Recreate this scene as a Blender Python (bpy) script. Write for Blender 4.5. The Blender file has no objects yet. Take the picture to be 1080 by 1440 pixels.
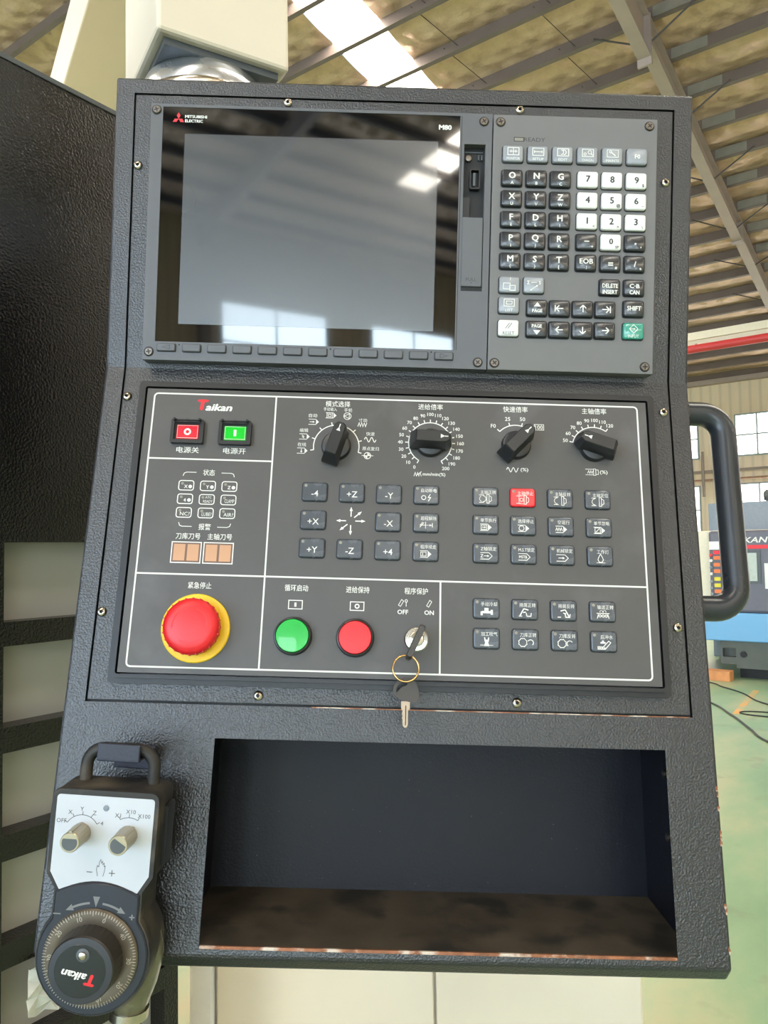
import bpy, math, random
from mathutils import Matrix, Vector
random.seed(7)
scene = bpy.context.scene
COL = scene.collection
R = math.radians
PI = math.pi

# ------------------------------------------------------------------ camera
cam_d = bpy.data.cameras.new('camera')
cam_d.sensor_fit = 'VERTICAL'
cam_d.sensor_height = 36.0
cam_d.lens = 27.0
cam_d.clip_start = 0.02
cam_d.clip_end = 300
cam = bpy.data.objects.new('camera', cam_d)
COL.objects.link(cam)
cam.matrix_world = Matrix(((0.9998477, 0.0174524, 0.0, 0.0),
                           (0.000883, -0.0505852, -0.9987194, 0.0),
                           (-0.0174301, 0.9985672, -0.0505929, 1.45),
                           (0, 0, 0, 1)))
scene.camera = cam

# ------------------------------------------------------------------ sky and exposure
world = bpy.data.worlds.new('world')
scene.world = world
world.use_nodes = True
bg = world.node_tree.nodes['Background']
bg.inputs[0].default_value = (0.55, 0.72, 1.0, 1)
bg.inputs[1].default_value = 1.5
scene.view_settings.view_transform = 'Standard'
scene.view_settings.look = 'None'
scene.view_settings.gamma = 1
scene.view_settings.use_curve_mapping = False
scene.view_settings.exposure = 0.35
SKYLIGHT = 21.0       # daylight through the roof sheets
WINDOW_FAR = 4.0      # daylight through the windows of the far wall
WINDOW_BACK = 13.0    # daylight through the windows behind the camera
GATE = 7.0            # tall open gate in the wall behind the camera
cy = scene.cycles
cy.max_bounces = 4; cy.diffuse_bounces = 3; cy.glossy_bounces = 3; cy.transmission_bounces = 2

# ------------------------------------------------------------------ materials
def srgb(*c):
    out = []
    for v in c:
        v /= 255.0
        out.append(v / 12.92 if v <= 0.04045 else ((v + 0.055) / 1.055) ** 2.4)
    return tuple(out)

def new_mat(name):
    m = bpy.data.materials.new(name)
    m.use_nodes = True
    nt = m.node_tree
    return m, nt, nt.nodes['Principled BSDF']

def mat(name, rgb, rough=0.5, metal=0.0, vary=0.06, vscale=30, bump=0.0, bscale=400, bdist=0.0004, spec=0.5,
        coat=0.0, crough=0.04, wear=None, wscale=18, wlo=0.62, whi=0.72, rvary=0.08, bdetail=2.0):
    """painted or moulded surface: noise in the colour and gloss, optional fine relief and a second worn colour"""
    m, nt, b = new_mat(name)
    N, L = nt.nodes.new, nt.links.new
    tc = N('ShaderNodeTexCoord')
    base = srgb(*rgb)
    n1 = N('ShaderNodeTexNoise'); n1.inputs['Scale'].default_value = vscale; n1.inputs['Detail'].default_value = 4
    L(tc.outputs['Object'], n1.inputs['Vector'])
    ramp = N('ShaderNodeValToRGB')
    lo = tuple(max(0, c * (1 - vary)) for c in base); hi = tuple(min(1, c * (1 + vary)) for c in base)
    ramp.color_ramp.elements[0].color = (*lo, 1); ramp.color_ramp.elements[0].position = 0.3
    ramp.color_ramp.elements[1].color = (*hi, 1); ramp.color_ramp.elements[1].position = 0.7
    L(n1.outputs['Fac'], ramp.inputs['Fac'])
    col = ramp.outputs['Color']
    if wear:
        n2 = N('ShaderNodeTexNoise'); n2.inputs['Scale'].default_value = wscale; n2.inputs['Detail'].default_value = 6
        L(tc.outputs['Object'], n2.inputs['Vector'])
        mr = N('ShaderNodeMapRange'); mr.inputs['From Min'].default_value = wlo; mr.inputs['From Max'].default_value = whi
        L(n2.outputs['Fac'], mr.inputs['Value'])
        mx = N('ShaderNodeMix'); mx.data_type = 'RGBA'
        L(mr.outputs['Result'], mx.inputs['Factor']); L(col, mx.inputs[6]); mx.inputs[7].default_value = (*srgb(*wear), 1)
        col = mx.outputs[2]
    L(col, b.inputs['Base Color'])
    rr = N('ShaderNodeMapRange')
    rr.inputs['To Min'].default_value = max(0.0, rough - rvary); rr.inputs['To Max'].default_value = min(1, rough + rvary)
    L(n1.outputs['Fac'], rr.inputs['Value']); L(rr.outputs['Result'], b.inputs['Roughness'])
    b.inputs['Metallic'].default_value = metal
    b.inputs['Specular IOR Level'].default_value = spec
    b.inputs['Coat Weight'].default_value = coat
    b.inputs['Coat Roughness'].default_value = crough
    if bump:
        n3 = N('ShaderNodeTexNoise'); n3.inputs['Scale'].default_value = bscale; n3.inputs['Detail'].default_value = bdetail
        L(tc.outputs['Object'], n3.inputs['Vector'])
        bp = N('ShaderNodeBump'); bp.inputs['Strength'].default_value = bump; bp.inputs['Distance'].default_value = bdist
        L(n3.outputs['Fac'], bp.inputs['Height']); L(bp.outputs['Normal'], b.inputs['Normal'])
    return m

def emit(name, rgb, strength, tint=(1, 1, 1), scale=1.5):
    m, nt, b = new_mat(name)
    N, L = nt.nodes.new, nt.links.new
    tc = N('ShaderNodeTexCoord'); n = N('ShaderNodeTexNoise'); n.inputs['Scale'].default_value = scale
    L(tc.outputs['Object'], n.inputs['Vector'])
    r = N('ShaderNodeValToRGB')
    r.color_ramp.elements[0].color = (*[c * 0.9 for c in rgb], 1); r.color_ramp.elements[1].color = (*rgb, 1)
    L(n.outputs['Fac'], r.inputs['Fac']); L(r.outputs['Color'], b.inputs['Emission Color'])
    b.inputs['Base Color'].default_value = (0.5, 0.5, 0.5, 1)
    b.inputs['Emission Strength'].default_value = strength
    return m

M = {}
M['paint'] = mat('black_powder_coat', (37, 37, 40), 0.31, bump=0.85, bscale=640, bdist=0.0006, vary=0.10, vscale=9, wear=(92, 84, 80), wscale=260, wlo=0.74, whi=0.80, spec=0.75, bdetail=1.0)
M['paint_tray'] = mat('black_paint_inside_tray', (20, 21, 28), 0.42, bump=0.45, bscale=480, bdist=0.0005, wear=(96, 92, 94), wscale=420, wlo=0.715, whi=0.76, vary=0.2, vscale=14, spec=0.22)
M['tray_floor'] = mat('dusty_tray_floor', (68, 60, 50), 0.65, bump=0.3, bscale=300, wear=(36, 34, 30), wscale=26, wlo=0.5, whi=0.66, vary=0.3, vscale=40)
M['bezel'] = mat('grey_plastic_bezel', (94, 94, 98), 0.42, bump=0.12, bscale=1500, bdist=0.0002, vary=0.04)
M['keypad'] = mat('grey_keypad_plastic', (112, 110, 110), 0.45, bump=0.12, bscale=1500, bdist=0.0002, vary=0.04)
M['plate'] = mat('charcoal_panel_film', (80, 77, 76), 0.42, bump=0.08, bscale=1800, bdist=0.0002, vary=0.05, wear=(96, 93, 94), wscale=14, wlo=0.58, whi=0.75)
M['rim'] = mat('black_rubber_rim', (25, 25, 28), 0.38, vary=0.08)
M['dark'] = mat('dark_recess', (14, 14, 16), 0.55)
M['glass'] = mat('black_screen_glass', (7, 9, 14), 0.03, coat=1.0, spec=0.5, vary=0.03, rvary=0.01)
M['lcd'] = mat('unlit_lcd_panel', (46, 51, 57), 0.27, coat=1.0, spec=1.0, vary=0.02, vscale=3, rvary=0.02)
M['white_ink'] = mat('white_print', (228, 226, 220), 0.5, vary=0.04)
M['grey_ink'] = mat('grey_print', (124, 124, 124), 0.5, vary=0.04)
M['pale_ink'] = mat('pale_engraving', (196, 188, 172), 0.5, vary=0.04)
M['dark_ink'] = mat('dark_print', (58, 58, 60), 0.5, vary=0.04)
M['black_ink'] = mat('black_print', (30, 30, 32), 0.5, vary=0.04)
M['red_ink'] = mat('red_print', (226, 40, 50), 0.45, vary=0.04)
M['key_black'] = mat('black_key_cap', (46, 47, 51), 0.24, coat=0.5, crough=0.12, vary=0.04)
M['key_white'] = mat('white_key_cap', (226, 224, 220), 0.25, coat=0.5, vary=0.03)
M['key_clear'] = mat('translucent_grey_key_cap', (146, 148, 154), 0.24, coat=0.5, crough=0.2, vary=0.05)
M['key_green'] = mat('green_key_cap', (58, 150, 130), 0.22, coat=0.6, vary=0.04)
M['key_slate'] = mat('slate_lens_key', (74, 79, 87), 0.26, coat=0.5, crough=0.22, vary=0.1, vscale=120)
M['key_red'] = mat('red_lens_key', (235, 36, 48), 0.26, coat=0.4, crough=0.22, vary=0.05)
M['led'] = mat('unlit_led', (140, 135, 122), 0.3, vary=0.05)
M['knob'] = mat('black_knob_plastic', (36, 36, 38), 0.34, bump=0.2, bscale=2200, bdist=0.0001, vary=0.1)
M['button_black'] = mat('black_button_plastic', (32, 32, 34), 0.35)
M['red'] = mat('red_button_plastic', (226, 34, 42), 0.36, vary=0.05)
M['red_lens'] = mat('red_lens', (228, 24, 52), 0.25, coat=0.6, vary=0.05)
M['green'] = mat('green_button_plastic', (18, 178, 62), 0.3, coat=0.4, vary=0.05)
M['green_lens'] = mat('green_lens', (8, 200, 44), 0.25, coat=0.6, vary=0.05)
M['yellow'] = mat('yellow_collar', (246, 202, 28), 0.4, vary=0.05)
M['chrome'] = mat('chrome', (218, 214, 206), 0.16, metal=1.0, vary=0.04)
M['steel'] = mat('stainless_screw', (196, 186, 172), 0.24, metal=1.0, vary=0.06)
M['dull_screw'] = mat('dull_black_screw', (120, 112, 104), 0.4, metal=1.0, vary=0.1)
M['brass'] = mat('gold_key_ring', (226, 180, 120), 0.2, metal=1.0, vary=0.05)
M['key_blade'] = mat('worn_key_blade', (150, 132, 112), 0.35, metal=1.0, vary=0.12, vscale=300)
M['key_head'] = mat('black_key_head', (68, 62, 58), 0.5, bump=0.2, bscale=900, vary=0.1)
M['digit'] = mat('tan_digit_window', (202, 152, 116), 0.4, vary=0.05)
M['digit_gap'] = mat('brown_digit_gap', (120, 92, 78), 0.5)
M['rust'] = mat('bare_rusty_edge', (150, 96, 66), 0.55, metal=0.3, vary=0.4, vscale=120, wear=(206, 190, 174), wscale=60, wlo=0.5, whi=0.6)
M['pend_body'] = mat('dusty_black_rubber', (44, 42, 40), 0.55, bump=0.15, bscale=700, wear=(96, 86, 72), wscale=34, wlo=0.52, whi=0.74, vary=0.1)
M['pend_ring'] = mat('blue_black_plastic', (40, 44, 54), 0.38, bump=0.1, bscale=1500, vary=0.06)
M['pend_face'] = mat('white_aluminium_face', (198, 202, 210), 0.4, vary=0.02, wear=(206, 190, 160), wscale=30, wlo=0.66, whi=0.8)
M['pend_knob'] = mat('brushed_champagne_knob', (176, 164, 138), 0.35, metal=0.8, vary=0.1)
M['wheel'] = mat('bronze_dial', (112, 102, 90), 0.36, metal=0.6, vary=0.1, vscale=60)
M['wheel_grip'] = mat('dark_handwheel', (58, 54, 50), 0.4, metal=0.4, vary=0.1)
M['wheel_cap'] = mat('grey_black_cap', (50, 52, 58), 0.4, vary=0.05)
M['badge'] = mat('black_badge', (18, 19, 24), 0.2, coat=0.5)
M['hook'] = mat('blue_black_hook', (44, 46, 62), 0.4, bump=0.3, bscale=500, bdist=0.0005, vary=0.1)
M['handle'] = mat('satin_black_tube', (44, 46, 50), 0.3, vary=0.04)
M['cable'] = mat('black_cable', (40, 42, 46), 0.45)
M['smoke'] = mat('olive_clear_boot', (96, 92, 70), 0.25, coat=0.5, vary=0.3, vscale=60)
M['cream'] = mat('cream_machine_paint', (228, 216, 196), 0.42, bump=0.1, bscale=260, bdist=0.0006, vary=0.03, vscale=6)
M['off_white'] = mat('off_white_machine_paint', (226, 226, 224), 0.4, vary=0.03)
M['silver'] = mat('silver_swivel', (206, 208, 214), 0.28, metal=0.85, vary=0.08, vscale=12)
M['dark_grey'] = mat('dark_grey_metal', (84, 88, 92), 0.45, vary=0.06)
M['guard'] = mat('black_guard_paint', (15, 14, 13), 0.24, bump=0.9, bscale=330, bdist=0.0011, vary=0.15, vscale=12)
M['guard_inset'] = mat('greyish_cream_sheet', (164, 161, 152), 0.4, vary=0.05, vscale=5)
M['film'] = mat('crumpled_plastic_film', (190, 190, 180), 0.12, coat=0.8, vary=0.2, vscale=40)
M['steel_beam'] = mat('painted_roof_steel', (168, 150, 142), 0.5, vary=0.06, vscale=3)
M['purlin'] = mat('grey_roof_purlin', (112, 98, 92), 0.5, vary=0.08, vscale=3)
M['sleeve'] = mat('galvanised_lap', (150, 146, 136), 0.45, metal=0.3, vary=0.1, vscale=5)
M['brace'] = mat('dark_brace_rod', (64, 58, 54), 0.5)
M['girder'] = mat('cream_crane_girder', (232, 226, 200), 0.5, vary=0.04)
M['red_pipe'] = mat('red_fire_pipe', (206, 62, 62), 0.4, vary=0.05)
M['grey_pipe'] = mat('grey_wall_pipe', (150, 134, 122), 0.5)
M['mullion'] = mat('grey_green_window_frame', (150, 162, 162), 0.5)
M['blue'] = mat('sky_blue_machine_paint', (112, 168, 214), 0.4, vary=0.03, vscale=3)
M['mc_black'] = mat('charcoal_machine_panel', (98, 96, 108), 0.4, vary=0.04)
M['mc_cream'] = mat('cream_far_machine', (224, 214, 192), 0.45, vary=0.03)
M['mc_grey'] = mat('blue_grey_cabinet', (128, 138, 150), 0.5, vary=0.05)
M['mc_base'] = mat('dark_cast_base', (84, 88, 84), 0.55, vary=0.1, vscale=6)
M['screen_grey'] = mat('grey_green_screen', (176, 184, 176), 0.3, vary=0.03)
M['orange'] = mat('orange_label', (232, 120, 60), 0.5)
M['lemon'] = mat('yellow_label', (222, 206, 50), 0.5)
M['wood'] = mat('orange_wood_block', (206, 140, 88), 0.6, vary=0.15, vscale=14)
M['card'] = mat('tan_carton', (206, 170, 132), 0.6, vary=0.06)
M['stripe'] = mat('worn_orange_floor_paint', (216, 160, 84), 0.4, wear=(168, 176, 140), wscale=5, wlo=0.45, whi=0.65)
M['chip'] = mat('bare_paint_chip', (214, 208, 190), 0.6, vary=0.1, vscale=300)
M['skylight'] = emit('daylight_roof_sheet', (1.0, 0.93, 0.80), SKYLIGHT)
M['pane_far'] = emit('daylight_window_pane', (1.0, 0.97, 0.90), WINDOW_FAR)
M['pane_back'] = emit('daylight_window_pane_blue', (0.72, 0.88, 1.0), WINDOW_BACK)
M['gate'] = emit('daylight_through_gate', (0.62, 0.80, 1.0), GATE)

def floor_material():
    m, nt, b = new_mat('worn_green_epoxy_floor')
    N, L = nt.nodes.new, nt.links.new
    tc = N('ShaderNodeTexCoord')
    mp = N('ShaderNodeMapping'); mp.inputs['Scale'].default_value = (1.0, 0.45, 1); mp.inputs['Rotation'].default_value = (0, 0, R(20))
    L(tc.outputs['Object'], mp.inputs['Vector'])
    a = N('ShaderNodeTexNoise'); a.inputs['Scale'].default_value = 1.1; a.inputs['Detail'].default_value = 7; a.inputs['Roughness'].default_value = 0.62
    L(mp.outputs['Vector'], a.inputs['Vector'])
    r = N('ShaderNodeValToRGB'); e = r.color_ramp.elements
    e[0].position = 0.30; e[0].color = (*srgb(110, 142, 112), 1)
    e[1].position = 0.78; e[1].color = (*srgb(164, 140, 112), 1)
    for p, c in ((0.46, (134, 162, 128)), (0.56, (160, 170, 136)), (0.66, (176, 166, 132))):
        k = e.new(p); k.color = (*srgb(*c), 1)
    L(a.outputs['Fac'], r.inputs['Fac'])
    d = N('ShaderNodeTexNoise'); d.inputs['Scale'].default_value = 3.4; d.inputs['Detail'].default_value = 5
    L(tc.outputs['Object'], d.inputs['Vector'])
    mr = N('ShaderNodeMapRange'); mr.inputs['From Min'].default_value = 0.60; mr.inputs['From Max'].default_value = 0.74; mr.inputs['To Max'].default_value = 0.55
    L(d.outputs['Fac'], mr.inputs['Value'])
    mx = N('ShaderNodeMix'); mx.data_type = 'RGBA'
    L(mr.outputs['Result'], mx.inputs['Factor']); L(r.outputs['Color'], mx.inputs[6]); mx.inputs[7].default_value = (*srgb(112, 110, 92), 1)
    L(mx.outputs[2], b.inputs['Base Color'])
    b.inputs['Roughness'].default_value = 0.34
    return m
M['floor'] = floor_material()

def cladding_material(name, rgb, axis):
    """ribbed sheet cladding: close fine ribs, too small to pick apart"""
    m, nt, b = new_mat(name)
    N, L = nt.nodes.new, nt.links.new
    tc = N('ShaderNodeTexCoord')
    w = N('ShaderNodeTexWave'); w.inputs['Scale'].default_value = 1.1; w.inputs['Distortion'].default_value = 0.0
    w.bands_direction = axis
    L(tc.outputs['Object'], w.inputs['Vector'])
    r = N('ShaderNodeValToRGB')
    r.color_ramp.elements[0].color = (*[c * 0.86 for c in srgb(*rgb)], 1); r.color_ramp.elements[1].color = (*srgb(*rgb), 1)
    r.color_ramp.elements[1].position = 0.35
    L(w.outputs['Fac'], r.inputs['Fac']); L(r.outputs['Color'], b.inputs['Base Color'])
    bp = N('ShaderNodeBump'); bp.inputs['Strength'].default_value = 0.4; bp.inputs['Distance'].default_value = 0.03
    L(w.outputs['Fac'], bp.inputs['Height']); L(bp.outputs['Normal'], b.inputs['Normal'])
    b.inputs['Roughness'].default_value = 0.55
    return m
M['cladding_x'] = cladding_material('beige_ribbed_cladding', (234, 212, 182), 'X')
M['cladding_y'] = cladding_material('beige_ribbed_cladding_end', (222, 206, 178), 'Y')

def quilt_material():
    """foil-faced roof insulation with quilted seams"""
    m, nt, b = new_mat('quilted_foil_insulation')
    N, L = nt.nodes.new, nt.links.new
    tc = N('ShaderNodeTexCoord')
    ws = []
    for rot in (45, -45):
        mp = N('ShaderNodeMapping'); mp.inputs['Rotation'].default_value = (0, 0, R(rot)); L(tc.outputs['Object'], mp.inputs['Vector'])
        w = N('ShaderNodeTexWave'); w.inputs['Scale'].default_value = 0.9; w.inputs['Distortion'].default_value = 1.0; w.inputs['Detail'].default_value = 1
        L(mp.outputs['Vector'], w.inputs['Vector']); ws.append(w)
    mul = N('ShaderNodeMath'); mul.operation = 'MULTIPLY'
    L(ws[0].outputs['Fac'], mul.inputs[0]); L(ws[1].outputs['Fac'], mul.inputs[1])
    n = N('ShaderNodeTexNoise'); n.inputs['Scale'].default_value = 5; n.inputs['Detail'].default_value = 5; L(tc.outputs['Object'], n.inputs['Vector'])
    add = N('ShaderNodeMath'); add.operation = 'ADD'; L(mul.outputs[0], add.inputs[0]); L(n.outputs['Fac'], add.inputs[1])
    bp = N('ShaderNodeBump'); bp.inputs['Strength'].default_value = 0.7; bp.inputs['Distance'].default_value = 0.05
    L(add.outputs[0], bp.inputs['Height']); L(bp.outputs['Normal'], b.inputs['Normal'])
    r = N('ShaderNodeValToRGB')
    r.color_ramp.elements[0].color = (*srgb(186, 154, 130), 1); r.color_ramp.elements[1].color = (*srgb(228, 198, 170), 1)
    L(n.outputs['Fac'], r.inputs['Fac']); L(r.outputs['Color'], b.inputs['Base Color'])
    b.inputs['Metallic'].default_value = 0.35; b.inputs['Roughness'].default_value = 0.42
    return m
M['quilt'] = quilt_material()

# ------------------------------------------------------------------ mesh builder
_text_cache = {}
def text_geo(body, bold=0.0):
    key = (body, bold)
    if key not in _text_cache:
        c = bpy.data.curves.new('t', 'FONT'); c.body = body; c.offset = bold; c.resolution_u = 2
        o = bpy.data.objects.new('t', c); COL.objects.link(o)
        bpy.context.view_layer.update()
        me = bpy.data.meshes.new_from_object(o.evaluated_get(bpy.context.evaluated_depsgraph_get()))
        vs = [(v.co.x, v.co.y) for v in me.vertices]; fs = [tuple(p.vertices) for p in me.polygons]
        bpy.data.objects.remove(o); bpy.data.meshes.remove(me); bpy.data.curves.remove(c)
        _text_cache[key] = (vs, fs)
    return _text_cache[key]

def rrect(w, h, r, cx=0.0, cy=0.0, seg=4):
    r = min(r, w / 2 - 1e-4, h / 2 - 1e-4)
    pts = []
    for qx, qy, a0 in ((1, 1, 0), (-1, 1, 90), (-1, -1, 180), (1, -1, 270)):
        for i in range(seg + 1):
            a = R(a0 + 90.0 * i / seg)
            pts.append((cx + qx * (w / 2 - r) + r * math.cos(a), cy + qy * (h / 2 - r) + r * math.sin(a)))
    return pts

def circ(r, n=32, cx=0.0, cy=0.0):
    return [(cx + r * math.cos(2 * PI * i / n), cy + r * math.sin(2 * PI * i / n)) for i in range(n)]

class MB:
    """collects faces; build() links them as ONE mesh object"""
    def __init__(s):
        s.v = []; s.f = []; s.m = []
    def add(s, vs, fs, mi=0):
        o = len(s.v); s.v.extend(vs)
        for f in fs:
            s.f.append(tuple(i + o for i in f)); s.m.append(mi)
        return s
    def loft(s, loops, mi=0, cap0=True, cap1=True):
        n = len(loops[0][0]); vs = []
        for pts, z in loops:
            vs += [(x, y, z) for x, y in pts]
        fs = []
        for k in range(len(loops) - 1):
            for i in range(n):
                j = (i + 1) % n
                fs.append((k * n + i, k * n + j, (k + 1) * n + j, (k + 1) * n + i))
        if cap0: fs.append(tuple(range(n - 1, -1, -1)))
        if cap1: fs.append(tuple(range((len(loops) - 1) * n, len(loops) * n)))
        return s.add(vs, fs, mi)
    def lathe(s, prof, n=32, mi=0, cx=0, cy=0, cap0=True, cap1=True):
        return s.loft([(circ(max(r, 1e-3), n, cx, cy), z) for r, z in prof], mi, cap0, cap1)
    def frame(s, outer, inner, z0, z1, mi=0):
        n = len(outer)
        vs = [(x, y, z0) for x, y in outer] + [(x, y, z1) for x, y in outer] + [(x, y, z1) for x, y in inner] + [(x, y, z0) for x, y in inner]
        fs = []
        for k in range(4):
            a, b = k * n, ((k + 1) % 4) * n
            for i in range(n):
                j = (i + 1) % n
                fs.append((a + i, a + j, b + j, b + i))
        return s.add(vs, fs, mi)
    def box(s, x0, x1, y0, y1, z0, z1, mi=0):
        vs = [(x0, y0, z0), (x1, y0, z0), (x1, y1, z0), (x0, y1, z0), (x0, y0, z1), (x1, y0, z1), (x1, y1, z1), (x0, y1, z1)]
        return s.add(vs, [(3, 2, 1, 0), (4, 5, 6, 7), (0, 1, 5, 4), (1, 2, 6, 5), (2, 3, 7, 6), (3, 0, 4, 7)], mi)
    def prism(s, pts, z0, z1, mi=0):
        return s.loft([(pts, z0), (pts, z1)], mi)
    def poly(s, pts, z=0.0, mi=0):
        return s.add([(x, y, z) for x, y in pts], [tuple(range(len(pts)))], mi)
    def line(s, a, b, w, z=0.0, mi=0):
        dx, dy = b[0] - a[0], b[1] - a[1]; l = math.hypot(dx, dy) or 1
        nx, ny = -dy / l * w / 2, dx / l * w / 2
        return s.poly([(a[0] - nx, a[1] - ny), (b[0] - nx, b[1] - ny), (b[0] + nx, b[1] + ny), (a[0] + nx, a[1] + ny)], z, mi)
    def path(s, pts, w, z=0.0, mi=0, closed=False):
        """flat stroke with mitred corners"""
        n = len(pts); L_, R_ = [], []
        for i, p in enumerate(pts):
            a = pts[i - 1] if (i > 0 or closed) else None
            b = pts[(i + 1) % n] if (i < n - 1 or closed) else None
            d0 = Vector((p[0] - a[0], p[1] - a[1])).normalized() if a else None
            d1 = Vector((b[0] - p[0], b[1] - p[1])).normalized() if b else None
            d0 = d0 or d1; d1 = d1 or d0
            n0, n1 = Vector((-d0.y, d0.x)), Vector((-d1.y, d1.x))
            m = n0 + n1
            m = m.normalized() if m.length > 1e-6 else n0
            k = min(2.5, 1 / max(0.3, m.dot(n0)))
            L_.append((p[0] + m.x * w / 2 * k, p[1] + m.y * w / 2 * k)); R_.append((p[0] - m.x * w / 2 * k, p[1] - m.y * w / 2 * k))
        for i in range(n if closed else n - 1):
            j = (i + 1) % n
            s.poly([R_[i], R_[j], L_[j], L_[i]], z, mi)
        return s
    def arc(s, cx, cy, r, a0, a1, w, z=0.0, mi=0, n=24):
        """a: degrees clockwise from up"""
        return s.path([(cx + r * math.sin(R(a0 + (a1 - a0) * i / n)), cy + r * math.cos(R(a0 + (a1 - a0) * i / n))) for i in range(n + 1)], w, z, mi)
    def ring(s, cx, cy, r, w, z=0.0, mi=0, n=24):
        return s.path(circ(r, n, cx, cy), w, z, mi, closed=True)
    def rect(s, cx, cy, w, h, t, z=0.0, mi=0, r=0.0):
        pts = rrect(w, h, r, cx, cy, 3) if r else [(cx - w / 2, cy - h / 2), (cx + w / 2, cy - h / 2), (cx + w / 2, cy + h / 2), (cx - w / 2, cy + h / 2)]
        return s.path(pts, t, z, mi, closed=True)
    def arrow(s, a, b, w, hw, hl, z=0.0, mi=0):
        d = Vector((b[0] - a[0], b[1] - a[1])); l = d.length; d.normalize(); n = Vector((-d.y, d.x))
        e = (a[0] + d.x * (l - hl), a[1] + d.y * (l - hl))
        s.line(a, e, w, z, mi)
        return s.poly([(e[0] - n.x * hw / 2, e[1] - n.y * hw / 2), (b[0], b[1]), (e[0] + n.x * hw / 2, e[1] + n.y * hw / 2)], z, mi)
    def text(s, body, cx, cy, w=None, h=None, size=None, z=0.0, mi=0, bold=0.012, shear=0.0, rot=0.0, sx=1.0, zs=1.0):
        thick = bold if bold >= 0.01 else 0.0      # heavier strokes: side-by-side copies keep the counters of the letters open
        vs, fs = text_geo(body, 0.0 if thick else bold)
        if not vs: return s
        if thick:
            n0 = len(vs)
            base_v, base_f = vs, fs
            vs, fs = [], []
            for i, (d, e) in enumerate(((-thick, 0), (thick, 0), (0, -thick * 0.8), (0, thick * 0.8))):
                vs += [(x + d * 1.2, y + e * 1.2) for x, y in base_v]; fs = fs + [tuple(j + n0 * i for j in f) for f in base_f]
        vs = [(x + y * shear, y) for x, y in vs]
        x0, x1 = min(v[0] for v in vs), max(v[0] for v in vs); y0, y1 = min(v[1] for v in vs), max(v[1] for v in vs)
        if size: kx = ky = size
        elif w and h: kx, ky = w / (x1 - x0), h / (y1 - y0)
        elif w: kx = ky = w / (x1 - x0)
        else: kx = ky = h / (y1 - y0)
        kx *= sx
        mx, my = (x0 + x1) / 2, (y0 + y1) / 2
        ca, sa = math.cos(R(rot)), math.sin(R(rot))
        out = []
        for i, (x, y) in enumerate(vs):
            x, y = (x - mx) * kx, (y - my) * ky
            out.append((cx + x * ca - y * sa, cy + x * sa + y * ca, z + (0.012 * (i // n0) if thick else 0.0) * zs))
        return s.add(out, fs, mi)
    def tube(s, pts, r, n=10, mi=0, caps=True):
        pts = [Vector(p) for p in pts]; m = len(pts); vs = []; fs = []
        up = None
        for i, p in enumerate(pts):
            d = (pts[min(i + 1, m - 1)] - pts[max(i - 1, 0)]).normalized()
            if up is None:
                up = Vector((0, 0, 1)) if abs(d.z) < 0.9 else Vector((1, 0, 0))
            x = d.cross(up).normalized(); up = x.cross(d).normalized()
            rr = r[i] if isinstance(r, (list, tuple)) else r
            vs += [tuple(p + (x * math.cos(2 * PI * k / n) + up * math.sin(2 * PI * k / n)) * rr) for k in range(n)]
        for i in range(m - 1):
            for k in range(n):
                j = (k + 1) % n
                fs.append((i * n + k, i * n + j, (i + 1) * n + j, (i + 1) * n + k))
        if caps:
            fs.append(tuple(range(n))); fs.append(tuple(range((m - 1) * n + n - 1, (m - 1) * n - 1, -1)))
        return s.add(vs, fs, mi)
    def mesh(s, name, mats, scale=1.0, smooth=None):
        me = bpy.data.meshes.new(name)
        me.from_pydata([(x * scale, y * scale, z * scale) for x, y, z in s.v], [], s.f)
        for m in (mats if isinstance(mats, (list, tuple)) else [mats]):
            me.materials.append(M[m])
        me.polygons.foreach_set('material_index', s.m)
        if smooth:
            me.polygons.foreach_set('use_smooth', [True] * len(s.f))
            me.set_sharp_from_angle(angle=R(smooth))
        me.update()
        return me
    def build(s, name, mats, parent=None, mtx=None, scale=1.0, smooth=None, label=None, bevel=0.0, fix=False):
        return link(name, s.mesh(name, mats, scale, smooth), parent, mtx, label, bevel, fix)

def link(name, me, parent=None, mtx=None, label=None, bevel=0.0, fix=False):
    o = bpy.data.objects.new(name, me); COL.objects.link(o)
    if parent: o.parent = parent
    if mtx is not None: o.matrix_local = mtx
    if label: o['label'] = label
    if bevel:
        b = o.modifiers.new('edge', 'BEVEL'); b.width = bevel; b.segments = 2; b.limit_method = 'ANGLE'; b.angle_limit = R(35)
    return o

def T(x=0, y=0, z=0): return Matrix.Translation((x, y, z))
def Tm(x=0, y=0, z=0): return Matrix.Translation((x / 1000, y / 1000, z / 1000))
def RZ(a): return Matrix.Rotation(R(a), 4, 'Z')
def tag(o, label, cat, group=None):
    o['label'] = label; o['category'] = cat
    if group: o['group'] = group
    return o
def struct(o):
    o['kind'] = 'structure'; return o
def empty(name, mtx):
    o = bpy.data.objects.new(name, None); COL.objects.link(o); o.matrix_world = mtx; o.empty_display_size = 0.05
    return o
mm = 0.001

# ================================================================== THE HALL
# hall axes: x = along the far wall, y = towards the far wall, turned 36 degrees from the camera
HALL = RZ(-36)
WALL_Y, EAVE, SLOPE, RIDGE_Y = 25.4, 6.58, 0.16, -2.0
BACK_Y, X0, X1 = -17.0, -40.0, 22.0
def roof_z(y):
    z = EAVE + SLOPE * (WALL_Y - RIDGE_Y)
    return z - SLOPE * abs(y - RIDGE_Y)

o = MB().box(X0, X1, BACK_Y, WALL_Y, -0.1, 0).build('floor', 'floor', mtx=HALL); struct(o)
FLOOR = o
tag_floor_label = 'worn green painted workshop floor with beige stains'
o['label'] = tag_floor_label

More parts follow.
